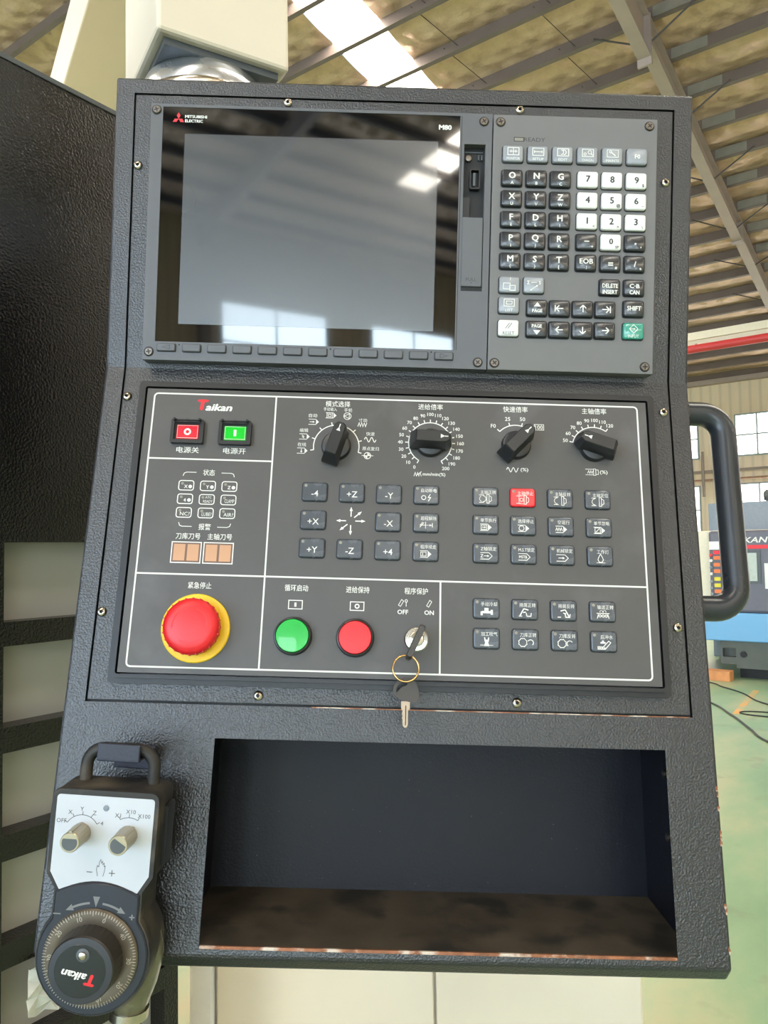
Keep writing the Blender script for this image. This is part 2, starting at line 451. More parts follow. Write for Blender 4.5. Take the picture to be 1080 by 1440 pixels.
# walls with window openings left as bands of panes set proud of the cladding
wall_far = struct(MB().box(X0, X1, WALL_Y, WALL_Y + 0.2, 0, EAVE + 0.6).build('wall_far', 'cladding_x', mtx=HALL))
wall_back = struct(MB().box(X0, X1, BACK_Y - 0.2, BACK_Y, 0, roof_z(BACK_Y) + 0.3).build('wall_back', 'cladding_x', mtx=HALL))
for nm, x in (('wall_left', X0 - 0.2), ('wall_right', X1)):
    pts = [(BACK_Y, 0), (WALL_Y, 0), (WALL_Y, EAVE + 0.3), (RIDGE_Y, roof_z(RIDGE_Y) + 0.4), (BACK_Y, roof_z(BACK_Y) + 0.3)]
    mb = MB()
    vs = [(x, y, z) for y, z in pts] + [(x + 0.2, y, z) for y, z in pts]; n = len(pts)
    mb.add(vs, [tuple(range(n)), tuple(range(2 * n - 1, n - 1, -1))] + [(i, (i + 1) % n, n + (i + 1) % n, n + i) for i in range(n)])
    struct(mb.build(nm, 'cladding_y', mtx=HALL))

# windows
wcount = 0
def hall_window(x0, x1, y, z0, z1, nx, nz, pane, facing, single=False):
    """facing -1: seen from smaller y. Frame and panes sit on the inside of the wall."""
    global wcount
    wcount += 1
    t = 0.045
    f = MB()
    ys = (y - 0.05, y + 0.03) if facing < 0 else (y - 0.03, y + 0.05)
    f.box(x0 - t, x1 + t, *ys, z1, z1 + t); f.box(x0 - t, x1 + t, *ys, z0 - t, z0)
    f.box(x0 - t, x0, *ys, z0, z1); f.box(x1, x1 + t, *ys, z0, z1)
    for i in range(1, nx):
        xx = x0 + (x1 - x0) * i / nx; f.box(xx - t / 2, xx + t / 2, *ys, z0, z1)
    for i in range(1, nz):
        zz = z0 + (z1 - z0) * i / nz; f.box(x0, x1, *ys, zz - t / 2, zz + t / 2)
    root = struct(f.build('window_%d' % wcount, 'mullion', mtx=HALL))
    py = y - 0.02 if facing < 0 else y + 0.02
    if single:
        MB().box(x0, x1, min(py, y), max(py, y) , z0, z1).build('pane', pane, root)
    else:
        w, h = (x1 - x0) / nx, (z1 - z0) / nz
        me = MB().box(0, w, min(py, y) - py, max(py, y) - py, 0, h).mesh('pane', pane)
        for i in range(nx):
            for k in range(nz):
                link('pane', me, root, T(x0 + w * i, py, z0 + h * k))
    return root
for k in range(-5, 10):
    xa, xb = -(5.0 + 3.5 * k), -(2.65 + 3.5 * k)
    near = k in (0, 1)
    hall_window(xa, xb, WALL_Y, 4.2, 5.41, 4, 2, 'pane_far', -1, not near)
    hall_window(xa, xb, WALL_Y, 1.1, 3.28, 4, 3, 'pane_far', -1, not near)
for k in list(range(-8, -3)) + [0, 1, 2]:
    hall_window(7.7 + 4.7 * k, 10.8 + 4.7 * k, BACK_Y, 4.9, 6.85, 2, 2, 'pane_back', 1, True)
    hall_window(7.7 + 4.7 * k, 10.8 + 4.7 * k, BACK_Y, 1.2, 3.4, 2, 2, 'pane_back', 1, True)
# tall open gate in the wall behind the camera
g = struct(MB().box(-6.4, 5.2, BACK_Y + 0.02, BACK_Y + 0.06, 0, 8.0).build('door_1', 'gate', mtx=HALL))
for x in (-6.5, -0.6, 5.25):
    MB().box(x - 0.1, x + 0.1, BACK_Y + 0.02, BACK_Y + 0.2, 0, 8.2).build('gate_post', 'steel_beam', g)
MB().box(-6.5, 5.3, BACK_Y + 0.02, BACK_Y + 0.2, 8.0, 8.25).build('gate_header', 'steel_beam', g)

# roof: sagging quilted insulation between purlins, translucent strips along the slope
PITCH = 0.9
STRIPS = [(-7.4 + 10.2 * k, -6.5 + 10.2 * k) for k in range(-3, 3)]
STRIPS_B = [(10.65 + 10.2 * k, 11.6 + 10.2 * k) for k in range(-4, 2)]
SKY_F, SKY_B = (0.9, 19.8), (-13.75, -3.6)
xs = [X0 + 0.62 * i for i in range(101)]
xs = sorted(set([x for x in xs if x < X1 and not any(a - 0.25 < x < b + 0.25 for a, b in STRIPS + STRIPS_B)] + [c for ab in STRIPS + STRIPS_B for c in ab] + [X0, X1]))
ys_f = []
y = 9.0 - PITCH * 12
while y < WALL_Y: 
    ys_f.append(y); y += PITCH
ys_b = []
y = 9.0 - PITCH * 13
while y > BACK_Y:
    ys_b.append(y); y -= PITCH
P_Y = sorted(ys_b + ys_f)
edges = [BACK_Y] + P_Y + [WALL_Y]
mb = MB()
D = 0.2
nseg = 6
rows = []
for a, b in zip(edges[:-1], edges[1:]):
    for i in range(nseg):
        rows.append((a + (b - a) * i / nseg, math.sin(PI * i / nseg), a))
rows.append((WALL_Y, 0, WALL_Y))
rng = random.Random(3)
amp = {}
for r_i, (yy, s_, key) in enumerate(rows):
    for x in xs:
        if (x, key) not in amp: amp[(x, key)] = 0.03 if any(abs(x - c) < 0.01 for ab in STRIPS + STRIPS_B for c in ab) else 0.04 + 0.12 * rng.random()
        mb.v.append((x, yy, roof_z(yy) + D + 0.02 - s_ * amp[(x, key)]))
nx = len(xs)
def in_strip(xa, xb, yc):
    c = (xa + xb) / 2
    return (SKY_F[0] < yc < SKY_F[1] and any(a < c < b for a, b in STRIPS)) or (SKY_B[0] < yc < SKY_B[1] and any(a < c < b for a, b in STRIPS_B))
for r_i in range(len(rows) - 1):
    for i in range(nx - 1):
        if in_strip(xs[i], xs[i + 1], (rows[r_i][0] + rows[r_i + 1][0]) / 2): continue
        mb.f.append((r_i * nx + i, (r_i + 1) * nx + i, (r_i + 1) * nx + i + 1, r_i * nx + i + 1)); mb.m.append(0)
ceiling = struct(mb.build('ceiling', 'quilt', mtx=HALL, smooth=60))
ceiling['label'] = 'pitched roof lined with quilted foil insulation'
for SS, (y0, y1) in ((STRIPS, SKY_F), (STRIPS_B, SKY_B)):
    for a, b in SS:
        m_ = MB(); za, zb = roof_z(y0) + D + 0.05, roof_z(y1) + D + 0.05
        m_.add([(a, y0, za), (b, y0, za), (b, y1, zb), (a, y1, zb), (a, y0, za + 0.02), (b, y0, za + 0.02), (b, y1, zb + 0.02), (a, y1, zb + 0.02)],
               [(0, 3, 2, 1), (4, 5, 6, 7), (0, 1, 5, 4), (1, 2, 6, 5), (2, 3, 7, 6), (3, 0, 4, 7)])
        m_.build('skylight_sheet', 'skylight', ceiling)
# purlins: lipped channels
prof = [(0, 0), (0.075, 0), (0.075, 0.025), (0.068, 0.025), (0.068, 0.007), (0.007, 0.007), (0.007, 0.193), (0.068, 0.193), (0.068, 0.2), (0, 0.2)]
mb = MB(); n = len(prof)
vs = [(X0, y, z) for y, z in prof] + [(X1, y, z) for y, z in prof]
mb.add(vs, [tuple(range(n - 1, -1, -1)), tuple(range(n, 2 * n))] + [(i, (i + 1) % n, n + (i + 1) % n, n + i) for i in range(n)])
pme = mb.mesh('purlin', 'purlin')
for y in P_Y:
    link('purlin', pme, ceiling, T(0, y, roof_z(y)) @ Matrix.Rotation(-math.atan(SLOPE) if y > RIDGE_Y else math.atan(SLOPE), 4, 'X'))
# rafters: I sections with a deeper haunch towards the ridge
RAFTERS = [-3.1 + 10.2 * k for k in range(-3, 3)]
def rafter_mesh():
    mb = MB()
    segs = [(RIDGE_Y, 10.7, 0.62), (10.7, 16.6, 0.40), (16.6, WALL_Y, 0.32)]
    for y0, y1, d in segs:
        for (xa, xb, t0, t1) in ((-0.09, 0.09, 0.0, 0.02), (-0.006, 0.006, 0.02, d - 0.02), (-0.09, 0.09, d - 0.02, d)):
            za, zb = roof_z(y0) - 0.01, roof_z(y1) - 0.01
            mb.add([(xa, y0, za - t1), (xb, y0, za - t1), (xb, y1, zb - t1), (xa, y1, zb - t1), (xa, y0, za - t0), (xb, y0, za - t0), (xb, y1, zb - t0), (xa, y1, zb - t0)],
                   [(3, 2, 1, 0), (4, 5, 6, 7), (0, 1, 5, 4), (1, 2, 6, 5), (2, 3, 7, 6), (3, 0, 4, 7)])
    for y, d in ((10.7, 0.74), (16.6, 0.46)):        # bolted splice plates
        mb.box(-0.1, 0.1, y - 0.02, y + 0.02, roof_z(y) - d, roof_z(y))
    return mb.mesh('rafter', 'steel_beam')
def rafter_back_mesh():
    mb = MB(); d = 0.4; y0, y1 = BACK_Y, RIDGE_Y
    za, zb = roof_z(y0) - 0.01, roof_z(y1) - 0.01
    for (xa, xb, t0, t1) in ((-0.09, 0.09, 0.0, 0.02), (-0.006, 0.006, 0.02, d - 0.02), (-0.09, 0.09, d - 0.02, d)):
        mb.add([(xa, y0, za - t1), (xb, y0, za - t1), (xb, y1, zb - t1), (xa, y1, zb - t1), (xa, y0, za - t0), (xb, y0, za - t0), (xb, y1, zb - t0), (xa, y1, zb - t0)],
               [(3, 2, 1, 0), (4, 5, 6, 7), (0, 1, 5, 4), (1, 2, 6, 5), (2, 3, 7, 6), (3, 0, 4, 7)])
    return mb.mesh('rafter', 'steel_beam')
rm, rbm = rafter_mesh(), rafter_back_mesh()
sl = MB().box(-0.8, -0.02, -0.006, 0.09, -0.008, 0.19).mesh('purlin_lap', 'sleeve')
sl2 = MB().box(0.1, 0.62, -0.006, 0.0, 0.012, 0.188).mesh('purlin_lap', 'sleeve')
colm = MB()
colm.box(-0.1, 0.1, -0.2, -0.18, 0, EAVE - 0.3); colm.box(-0.1, 0.1, 0.18, 0.2, 0, EAVE - 0.3); colm.box(-0.006, 0.006, -0.18, 0.18, 0, EAVE - 0.3)
cme = colm.mesh('column', 'steel_beam')
for x in RAFTERS:
    link('rafter', rm, ceiling, T(x, 0, 0)); link('rafter', rbm, ceiling, T(x, 0, 0))
    link('column', cme, wall_far, T(x, WALL_Y - 0.25, 0)); link('column', cme, wall_back, T(x, BACK_Y + 0.25, 0))
xr = -3.1
for i, y in enumerate(P_Y):
    if 9 < y < 22:
        rot = Matrix.Rotation(-math.atan(SLOPE), 4, 'X')
        link('purlin_lap', sl2, ceiling, T(xr, y, roof_z(y)) @ rot)
        if i % 2 == 0:
            d = 0.30 if y > 16.6 else 0.38 if y > 10.7 else 0.6
            MB().tube([(xr + 0.02, y - 0.02, roof_z(y) - d), (xr + 0.75, y - 0.02, roof_z(y) + 0.03)], 0.013, 6).build('fly_brace', 'brace', ceiling)
            MB().tube([(xr - 0.02, y - 0.02, roof_z(y) - d), (xr - 0.75, y - 0.02, roof_z(y) + 0.03)], 0.013, 6).build('fly_brace', 'brace', ceiling)
# thin sag rods between purlins
for x in (-5.9, -4.4, -1.6):
    for a, b in zip(P_Y[:-1], P_Y[1:]):
        if 8 < a < 14:
            MB().tube([(x, a, roof_z(a) + 0.12), (x + 0.25, b, roof_z(b) + 0.06)], 0.006, 5).build('sag_rod', 'brace', ceiling)

# crane girder with the red pipe under it
girder = MB()
girder.box(X0 + 1, X1 - 1, 16.9, 17.1, 5.80, 5.96); girder.box(X0 + 1, X1 - 1, 16.97, 17.03, 5.62, 5.80); girder.box(X0 + 1, X1 - 1, 16.9, 17.1, 5.60, 5.64)
go = girder.build('crane_girder', 'girder', mtx=HALL)
tag(go, 'cream steel girder running above the red pipe under the roof', 'girder')
for x in RAFTERS[:-3] + RAFTERS[-2:]:
    MB().box(x - 0.06, x + 0.06, 16.92, 17.08, 5.96, roof_z(17) - 0.3).build('girder_hanger', 'steel_beam', go)
rp = MB().tube([(X0 + 1, 16.72, 5.56), (X1 - 1, 16.72, 5.56)], 0.085, 14).build('overhead_pipe', 'red_pipe', mtx=HALL, smooth=60)
tag(rp, 'long red pipe hung below the cream girder', 'pipe')
for x in range(-36, 20, 4):
    MB().box(x - 0.02, x + 0.02, 16.70, 16.98, 5.63, 5.66).build('pipe_clip', 'grey_pipe', rp)
# pipes on the far wall
for z, r, m_ in ((3.72, 0.05, 'grey_pipe'), (3.46, 0.035, 'rust')):
    w = MB().tube([(-20, WALL_Y - 0.3, z), (10, WALL_Y - 0.3, z)], r, 8).build('wall_pipe', m_, wall_far)
MB().tube([(-5.93, WALL_Y - 0.38, 2.95), (-5.93, WALL_Y - 0.38, 4.35)], 0.05, 8).build('wall_pipe', 'grey_pipe', wall_far)
eg = MB().box(X0, X1, WALL_Y - 0.25, WALL_Y, EAVE - 0.12, EAVE + 0.02).build('eaves_beam', 'steel_beam', wall_far)

# ================================================================== FAR MACHINE TOOL (beyond the console handle)
MC = HALL
mc = empty('lathe', HALL @ T(-1.4, 9.4, 0)); IMC = T(1.4, -9.4, 0)
tag(mc, 'distant machine tool with sky blue base and charcoal control panel', 'machine')
def mpart(mb, name, mats, parent=None, **k):
    return mb.build(name, mats, parent or mc, (IMC if parent is None else None), **k)
mpart(MB().box(-2.3, -0.1, 9.06, 10.6, 0.70, 1.61), 'body', 'mc_cream', bevel=0.01)
mpart(MB().box(-2.6, 0.1, 8.95, 10.7, 0.41, 0.715), 'base_cover', 'blue', bevel=0.015)
cp = mpart(MB().box(-2.10, -0.75, 8.98, 9.08, 0.715, 1.605), 'control_panel', 'mc_black', bevel=0.03)
yy = 8.978
def flat(x0, x1, z0, z1, name, m_, parent, y=yy, t=0.012):
    return MB().box(x0, x1, y - t, y, z0, z1).build(name, m_, parent, None)
flat(-1.98, -1.58, 1.03, 1.39, 'screen_surround', 'dark_grey', cp)
flat(-1.95, -1.615, 1.06, 1.36, 'screen', 'screen_grey', cp, y=yy - 0.01)
flat(-1.545, -1.28, 0.98, 1.25, 'keypad', 'off_white', cp)
flat(-2.09, -1.99, 1.40, 1.49, 'notice', 'off_white', cp)
for i, (m_, zz) in enumerate((('red_ink', 1.37), ('orange', 1.31), ('orange', 1.235), ('orange', 1.165), ('lemon', 1.08), ('lemon', 1.01), ('orange', 0.945))):
    flat(-2.05, -1.985, zz - 0.02, zz + 0.02, 'switch_label', m_, cp)
    MB().lathe([(0.016, 0), (0.016, 0.03), (0.012, 0.034)], 12).build('switch', 'red' if i == 0 else 'off_white' if i in (1, 3) else 'mc_grey', cp,
        T(-2.075, yy, zz - 0.03) @ Matrix.Rotation(R(90), 4, 'X'))
tx = MB().text('TAIKAN', 0, 0, w=0.40, h=0.062, bold=0.02, shear=0.25, zs=0.05)
tx.build('lettering', 'white_ink', cp, T(-1.70, yy - 0.004, 1.50) @ Matrix.Rotation(R(90), 4, 'X'))
flat(-1.90, -1.47, 1.405, 1.445, 'red_band', 'red_ink', cp, t=0.006)
# cast foot with a square and a round opening
ft = MB(); ya, yb = 9.0, 9.6
sq = rrect(0.12, 0.10, 0.004, -1.93, 0.275, 4); 
ft.box(-2.02, -2.00, ya, yb, 0.16, 0.41); ft.box(-2.0, -1.865, ya, yb, 0.33, 0.41); ft.box(-2.0, -1.865, ya, yb, 0.16, 0.235); ft.box(-1.865, -0.4, ya, yb, 0.12, 0.41)
ft.box(-2.0, -1.865, ya + 0.08, yb, 0.235, 0.33)
foot = mpart(ft, 'cast_foot', 'mc_base')
MB().lathe([(0.034, 0), (0.034, 0.02)], 20).build('hole', 'dark', foot, T(-1.79, ya + 0.012, 0.27) @ Matrix.Rotation(R(90), 4, 'X'))
mpart(MB().box(-1.86, -0.4, 9.15, 9.6, 0.0, 0.12), 'plinth', 'dark')
mpart(MB().box(-2.62, -2.3, 9.05, 9.3, 0.0, 0.41), 'end_leg', 'mc_base')
# things standing on top of / behind it
cab = MB().box(-2.5, -1.54, 10.75, 11.3, 0.0, 2.0).build('grey_cabinet', 'mc_grey', mtx=HALL, bevel=0.01)
MB().box(-2.45, -1.6, 10.74, 10.752, 1.2, 1.96).build('cabinet_door', 'mc_grey', cab)
tag(cab, 'blue grey steel cabinet standing behind the distant machine', 'cabinet')
cb2 = MB().box(-1.53, -0.6, 10.75, 11.3, 0.0, 1.98).build('cream_cabinet', 'mc_cream', mtx=HALL, bevel=0.01)
MB().box(-1.48, -0.7, 10.74, 10.752, 0.9, 1.9).build('cabinet_door', 'mc_cream', cb2)
tag(cb2, 'cream steel cabinet next to the blue grey cabinet', 'cabinet')
sb = MB().box(-2.42, -2.30, 10.9, 11.1, 2.0, 2.14).build('control_box', 'mc_grey', mtx=HALL, bevel=0.008)
MB().box(-2.41, -2.31, 10.89, 10.9, 2.02, 2.12).build('lid', 'mc_grey', sb)
tag(sb, 'small grey box on top of the blue grey cabinet', 'box')
mt = MB().tube([(-1.83, 10.95, 2.08), (-1.62, 10.95, 2.08)], 0.08, 18).build('motor', 'mc_base', mtx=HALL, smooth=50)
MB().tube([(-1.85, 10.95, 2.08), (-1.83, 10.95, 2.08)], 0.06, 16).build('fan_cover', 'dark', mt, smooth=50)
MB().box(-1.74, -1.64, 10.9, 11.0, 2.13, 2.2).build('terminal_box', 'mc_black', mt)
MB().box(-1.82, -1.63, 10.88, 11.02, 2.0, 2.02).build('foot', 'mc_base', mt)
tag(mt, 'dark electric motor lying on the blue grey cabinet', 'motor')
cr = MB().box(-1.56, -1.30, 10.85, 11.15, 2.0, 2.18).build('carton', 'card', mtx=HALL, bevel=0.006)
MB().box(-1.44, -1.40, 10.848, 11.152, 2.178, 2.183).build('tape', 'mc_cream', cr)
tag(cr, 'tan carton beside the motor on the cream cabinet', 'carton')
# wooden block under the foot
wb = MB().box(-0.135, 0.135, -0.08, 0.08, 0, 0.105).build('wood_block', 'wood', mtx=HALL @ T(-2.02, 8.86, 0) @ RZ(-3), bevel=0.004)
tag(wb, 'orange wooden block on the floor beside the machine foot', 'block')

# floor marks and cables
def on_floor(pts, r, name, m_, label, cat):
    o = MB().tube([(x, y, r) for x, y in pts], r, 8).build(name, m_, smooth=60)
    return tag(o, label, cat)
def smooth_pts(p, k=6):
    out = []
    for i in range(len(p) - 1):
        a, b, c, d = p[max(i - 1, 0)], p[i], p[i + 1], p[min(i + 2, len(p) - 1)]
        for j in range(k):
            t = j / k
            out.append(tuple(0.5 * (2 * b[n] + (c[n] - a[n]) * t + (2 * a[n] - 5 * b[n] + 4 * c[n] - d[n]) * t * t + (3 * b[n] - a[n] - 3 * c[n] + d[n]) * t ** 3) for n in range(len(b))))
    out.append(tuple(p[-1])); return out
on_floor(smooth_pts([(2.2, 9.6), (3.3, 8.35), (3.42, 7.9), (3.46, 7.55), (3.42, 7.1), (3.6, 6.6), (4.2, 6.0)]), 0.007, 'floor_cable', 'cable', 'thin dark cable curving over the floor towards the wooden block', 'cable')
on_floor(smooth_pts([(2.6, 8.6), (2.95, 7.3), (2.92, 6.6), (2.84, 6.1), (2.78, 5.7), (2.9, 5.0), (3.4, 4.2)]), 0.008, 'floor_cable', 'cable', 'thin dark cable running straight across the floor nearest the console', 'cable')
on_floor(smooth_pts([(3.6, 6.3), (3.25, 6.48), (3.06, 6.62), (3.05, 6.72), (3.2, 6.72), (3.5, 6.55)]), 0.006, 'cable_loop', 'cable', 'small loop of dark cable lying on the floor past the orange stripe', 'cable')
st = MB().line((3.67, 7.72), (2.98, 6.66), 0.055).build('floor_stripe', 'stripe', FLOOR, HALL.inverted() @ T(0, 0, 0.0015))

# ================================================================== THE MACHINE THE CONSOLE BELONGS TO
# black guard with cut-outs, along the hall's y direction at x = -0.883
gd = empty('machine_guard', HALL @ T(-0.883, 0.2, 0)); IG = T(0, -0.2, 0)
tag(gd, 'tall black textured machine guard with a column of rectangular openings', 'guard')
GX0, GX1 = -0.03, 0.0
YA, YB = -0.9, 0.711
HOLES = [(1.375, 1.468), (1.254, 1.347), (1.132, 1.225), (1.010, 1.103), (0.889, 0.982), (0.768, 0.861), (0.647, 0.740), (0.526, 0.619)]
HY0, HY1 = 0.463, 0.688
mb = MB()
mb.box(GX0, GX1, YA, HY0, 0.0, 2.05); mb.box(GX0, GX1, HY1, YB, 0.0, 2.05)
mb.box(GX0, GX1, HY0, HY1, HOLES[0][1], 2.05)
mb.build('guard_sheet', 'guard', gd, IG)
bar = MB()
for (a0, a1), (b0, b1) in zip(HOLES[:-1], HOLES[1:]):
    MB().box(GX0, GX1, HY0, HY1, b1, a0).build('cross_bar', 'guard', gd, IG)
MB().box(GX0, GX1, HY0, HY1, 0.0, HOLES[-1][0]).build('cross_bar', 'guard', gd, IG)
for a0, a1 in HOLES:
    MB().box(-0.034, -0.030, HY0 - 0.01, HY1 + 0.01, a0 - 0.008, a1 + 0.008).build('inset_sheet', 'guard_inset', gd, IG)
MB().box(-0.85, -0.06, YA, YB - 0.02, 0.0, 2.0).build('enclosure_body', 'cream', gd, IG, bevel=0.01)
MB().box(-0.0005, 0.0015, YA, YB, 2.046, 2.052).build('top_edge', 'dark_grey', gd, IG)
# crumpled film caught behind the guard opening
mb = MB(); rng = random.Random(11); nn = 7
for i in range(nn):
    for j in range(nn):
        mb.v.append((0.004 + 0.016 * rng.random(), 0.485 + 0.075 * i / (nn - 1) + 0.008 * rng.random(), 0.915 + 0.06 * j / (nn - 1) + 0.008 * rng.random()))
for i in range(nn - 1):
    for j in range(nn - 1):
        a = i * nn + j; mb.f.append((a, a + nn, a + nn + 1, a + 1)); mb.m.append(0)
film = mb.build('plastic_film', 'film', mtx=HALL @ T(-0.883, 0, 0))
sol = film.modifiers.new('thickness', 'SOLIDIFY'); sol.thickness = 0.0008
tag(film, 'scrap of crumpled clear plastic film on the black guard', 'film')

# support arm: square post, horizontal arm, swivel
ARM = RZ(31)      # local x = to the side, local y = away
arm = empty('support_arm', ARM @ T(0.279, 0.857, 1.84)); IA = T(-0.279, -0.857, -1.84)
tag(arm, 'cream square support arm with silver swivel above the console', 'arm')
MB().box(0.204, 0.354, 0.782, 0.932, 2.0, 2.288).build('post', 'cream', arm, IA, bevel=0.004)
MB().box(0.214, 0.344, 0.792, 0.922, 1.992, 2.0).build('post_underside', 'dark_grey', arm, IA)
MB().box(0.204, 0.354, 0.782, 3.2, 2.288, 2.392).build('horizontal_arm', 'cream', arm, IA, bevel=0.003)
MB().lathe([(0.068, 1.869), (0.069, 1.945), (0.072, 1.95), (0.076, 1.955), (0.076, 1.975), (0.072, 1.982), (0.068, 1.992)], 48, cx=0.279, cy=0.857).build('swivel', 'silver', arm, IA, smooth=40)
MB().lathe([(0.0765, 1.957), (0.078, 1.959), (0.078, 1.964), (0.0765, 1.966)], 48, cx=0.279, cy=0.857).build('swivel_band', 'steel', arm, IA, smooth=40)

# cream machine base behind the foot of the console
cbx = empty('base_cabinet', T(0.04, 1.5, 0)); IB = T(-0.04, -1.5, 0)
tag(cbx, 'cream sheet metal machine base standing below the console', 'machine base')
MB().box(-0.335, 0.418, 1.32, 1.9, 0.0, 0.84).build('body', 'cream', cbx, IB, bevel=0.004)
MB().box(-0.29, 0.068, 1.306, 1.32, 0.04, 0.82).build('door_panel', 'cream', cbx, IB, bevel=0.003)
MB().box(0.072, 0.412, 1.306, 1.32, 0.04, 0.82).build('door_panel', 'cream', cbx, IB, bevel=0.003)
MB().box(-0.335, -0.294, 1.302, 1.32, 0.0, 0.84).build('corner_post', 'off_white', cbx, IB, bevel=0.006)

# ================================================================== THE CONTROL CONSOLE
# upper frame U: x across, y up the screen section, z out of it. Lower frame LF: the same for the sloping operator section.
UW = Matrix(((0.9989168, 0.0459811, 0.0071328, 0.0138609),
             (0.0083272, -0.0258366, -0.9996315, 0.6394010),
             (-0.0457799, 0.9986081, -0.0261915, 1.6045237), (0, 0, 0, 1)))
BT = R(12.80194)
LF = T(0, -0.014, 0) @ Matrix.Rotation(-BT, 4, 'X')
console = empty('control_console', UW)
tag(console, 'black textured machine control console with screen, keypad and operator panel', 'control console')
HN, LN = -14.0, -11.5          # depth of the housing skin behind the screen face / behind the operator panel
cB, sB = math.cos(BT), math.sin(BT)
def lu(v, n):                  # lower-frame (y, z) in mm -> upper-frame (y, z)
    return (-14 + v * cB + n * sB, -v * sB + n * cB)
def part(mb, name, mats, frame='U', x=0, y=0, z=0, parent=None, rot=0, smooth=None, label=None, bevel=0.0):
    m_ = Tm(x, y, z) @ RZ(rot)
    if parent is None:
        m_ = (LF if frame == 'L' else Matrix.Identity(4)) @ m_
    return mb.build(name, mats, parent or console, m_, scale=mm, smooth=smooth, label=label, bevel=bevel)
def put(me, name, frame='U', x=0, y=0, z=0, parent=None, rot=0, label=None):
    m_ = Tm(x, y, z) @ RZ(rot)
    if parent is None:
        m_ = (LF if frame == 'L' else Matrix.Identity(4)) @ m_
    return link(name, me, parent or console, m_, label)

# ---- housing: bent sheet steel case
BEND = (-4.3, HN)
stations = [(248.0, HN), (234.5, HN), BEND, lu(-265.8, LN), lu(-290.5, LN), lu(-434.0, LN), lu(-441.0, LN), lu(-450.0, LN - 10.5)]
us = [-250.5, -234.3, -132.5, 211.5, 234.3, 250.5]
mb = MB()
for (y_, z_) in stations:
    for u in us: mb.v.append((u, y_, z_))
nu = len(us)
def cell(k, i):
    a = k * nu + i
    mb.f.append((a, a + nu, a + nu + 1, a + 1)); mb.m.append(0)
for k in range(len(stations) - 1):
    for i in range(nu - 1):
        if k in (1, 2) and 1 <= i <= 3: continue          # the screwed-in plate sits here
        if k == 4 and i == 2: continue                    # tray opening
        cell(k, i)
back = [(248.0, -300.0), (0.0, -300.0), lu(-300, -150), lu(-450.0, -140)]
b0 = len(mb.v)
for (y_, z_) in back:
    for u in (us[0], us[-1]): mb.v.append((u, y_, z_))
nS = len(stations)
def fidx(k, side): return k * nu + (0 if side == 0 else nu - 1)
for k in range(3):
    a = b0 + 2 * k
    mb.f.append((a, a + 1, a + 3, a + 2)); mb.m.append(0)
mb.f.append(tuple([i for i in range(nu)] + [b0 + 1, b0])); mb.m.append(0)                                  # top
mb.f.append(tuple([(nS - 1) * nu + i for i in range(nu - 1, -1, -1)] + [b0 + 6, b0 + 7])); mb.m.append(0)  # underside
mb.f.append(tuple([fidx(k, 0) for k in range(nS - 1, -1, -1)] + [b0, b0 + 2, b0 + 4, b0 + 6])); mb.m.append(0)
mb.f.append(tuple([fidx(k, 1) for k in range(nS)] + [b0 + 7, b0 + 5, b0 + 3, b0 + 1])); mb.m.append(0)
part(mb, 'housing', 'paint', bevel=0.0022)
# recess behind the plate
mb = MB()
pr = [(234.5, HN), BEND, lu(-265.8, LN)]; off = 4.0
bot = [(234.5, HN - off), (BEND[0] + 0.4, HN - off), lu(-265.8, LN - off)]
vs = [(u, y_, z_) for (y_, z_) in pr + bot for u in (-234.3, 234.3)]
mb.add(vs, [(0, 6, 7, 1), (6, 8, 9, 7), (8, 10, 11, 9), (4, 5, 11, 10), (0, 2, 8, 6), (2, 4, 10, 8), (1, 7, 9, 3), (3, 9, 11, 5)])
part(mb, 'plate_recess', 'dark')
# the bent plate that carries the units
mb = MB()
pr = [(233.2, HN - 0.2), (BEND[0], HN - 0.2), lu(-264.4, LN - 0.2)]
bot = [(y_, z_ - 3.2) for y_, z_ in pr]
vs = [(u, y_, z_) for (y_, z_) in pr + bot for u in (-233.0, 233.0)]
mb.add(vs, [(0, 2, 3, 1), (2, 4, 5, 3), (6, 7, 9, 8), (8, 9, 11, 10), (0, 1, 7, 6), (4, 10, 11, 5), (0, 6, 8, 2), (2, 8, 10, 4), (1, 3, 9, 7), (3, 5, 11, 9)])
part(mb, 'mounting_plate', 'paint', bevel=0.0006)
# bare edge where the plate's lower paint is rubbed off, and under the tray opening
part(MB().box(-132, 211, -435.2, -433.2, LN - 2, LN + 0.25), 'bare_edge', 'rust', 'L', label='rubbed bare rusty lip of the tray')
part(MB().box(-60, 232, -266.2, -265.4, LN - 1.5, LN + 0.2), 'bare_edge', 'rust', 'L')

rng = random.Random(21)
for v in (-318, -322, -331, -349, -352, -356, -398, -402, -428):
    ch = MB().prism([(0.9 * (0.5 + rng.random()) * math.cos(a * PI / 4), 2.2 * (0.5 + rng.random()) * math.sin(a * PI / 4)) for a in range(8)], 0, 0.15)
    part(ch, 'edge_chip', 'rust', 'L', 248.6 + rng.random(), v, LN + 0.02)
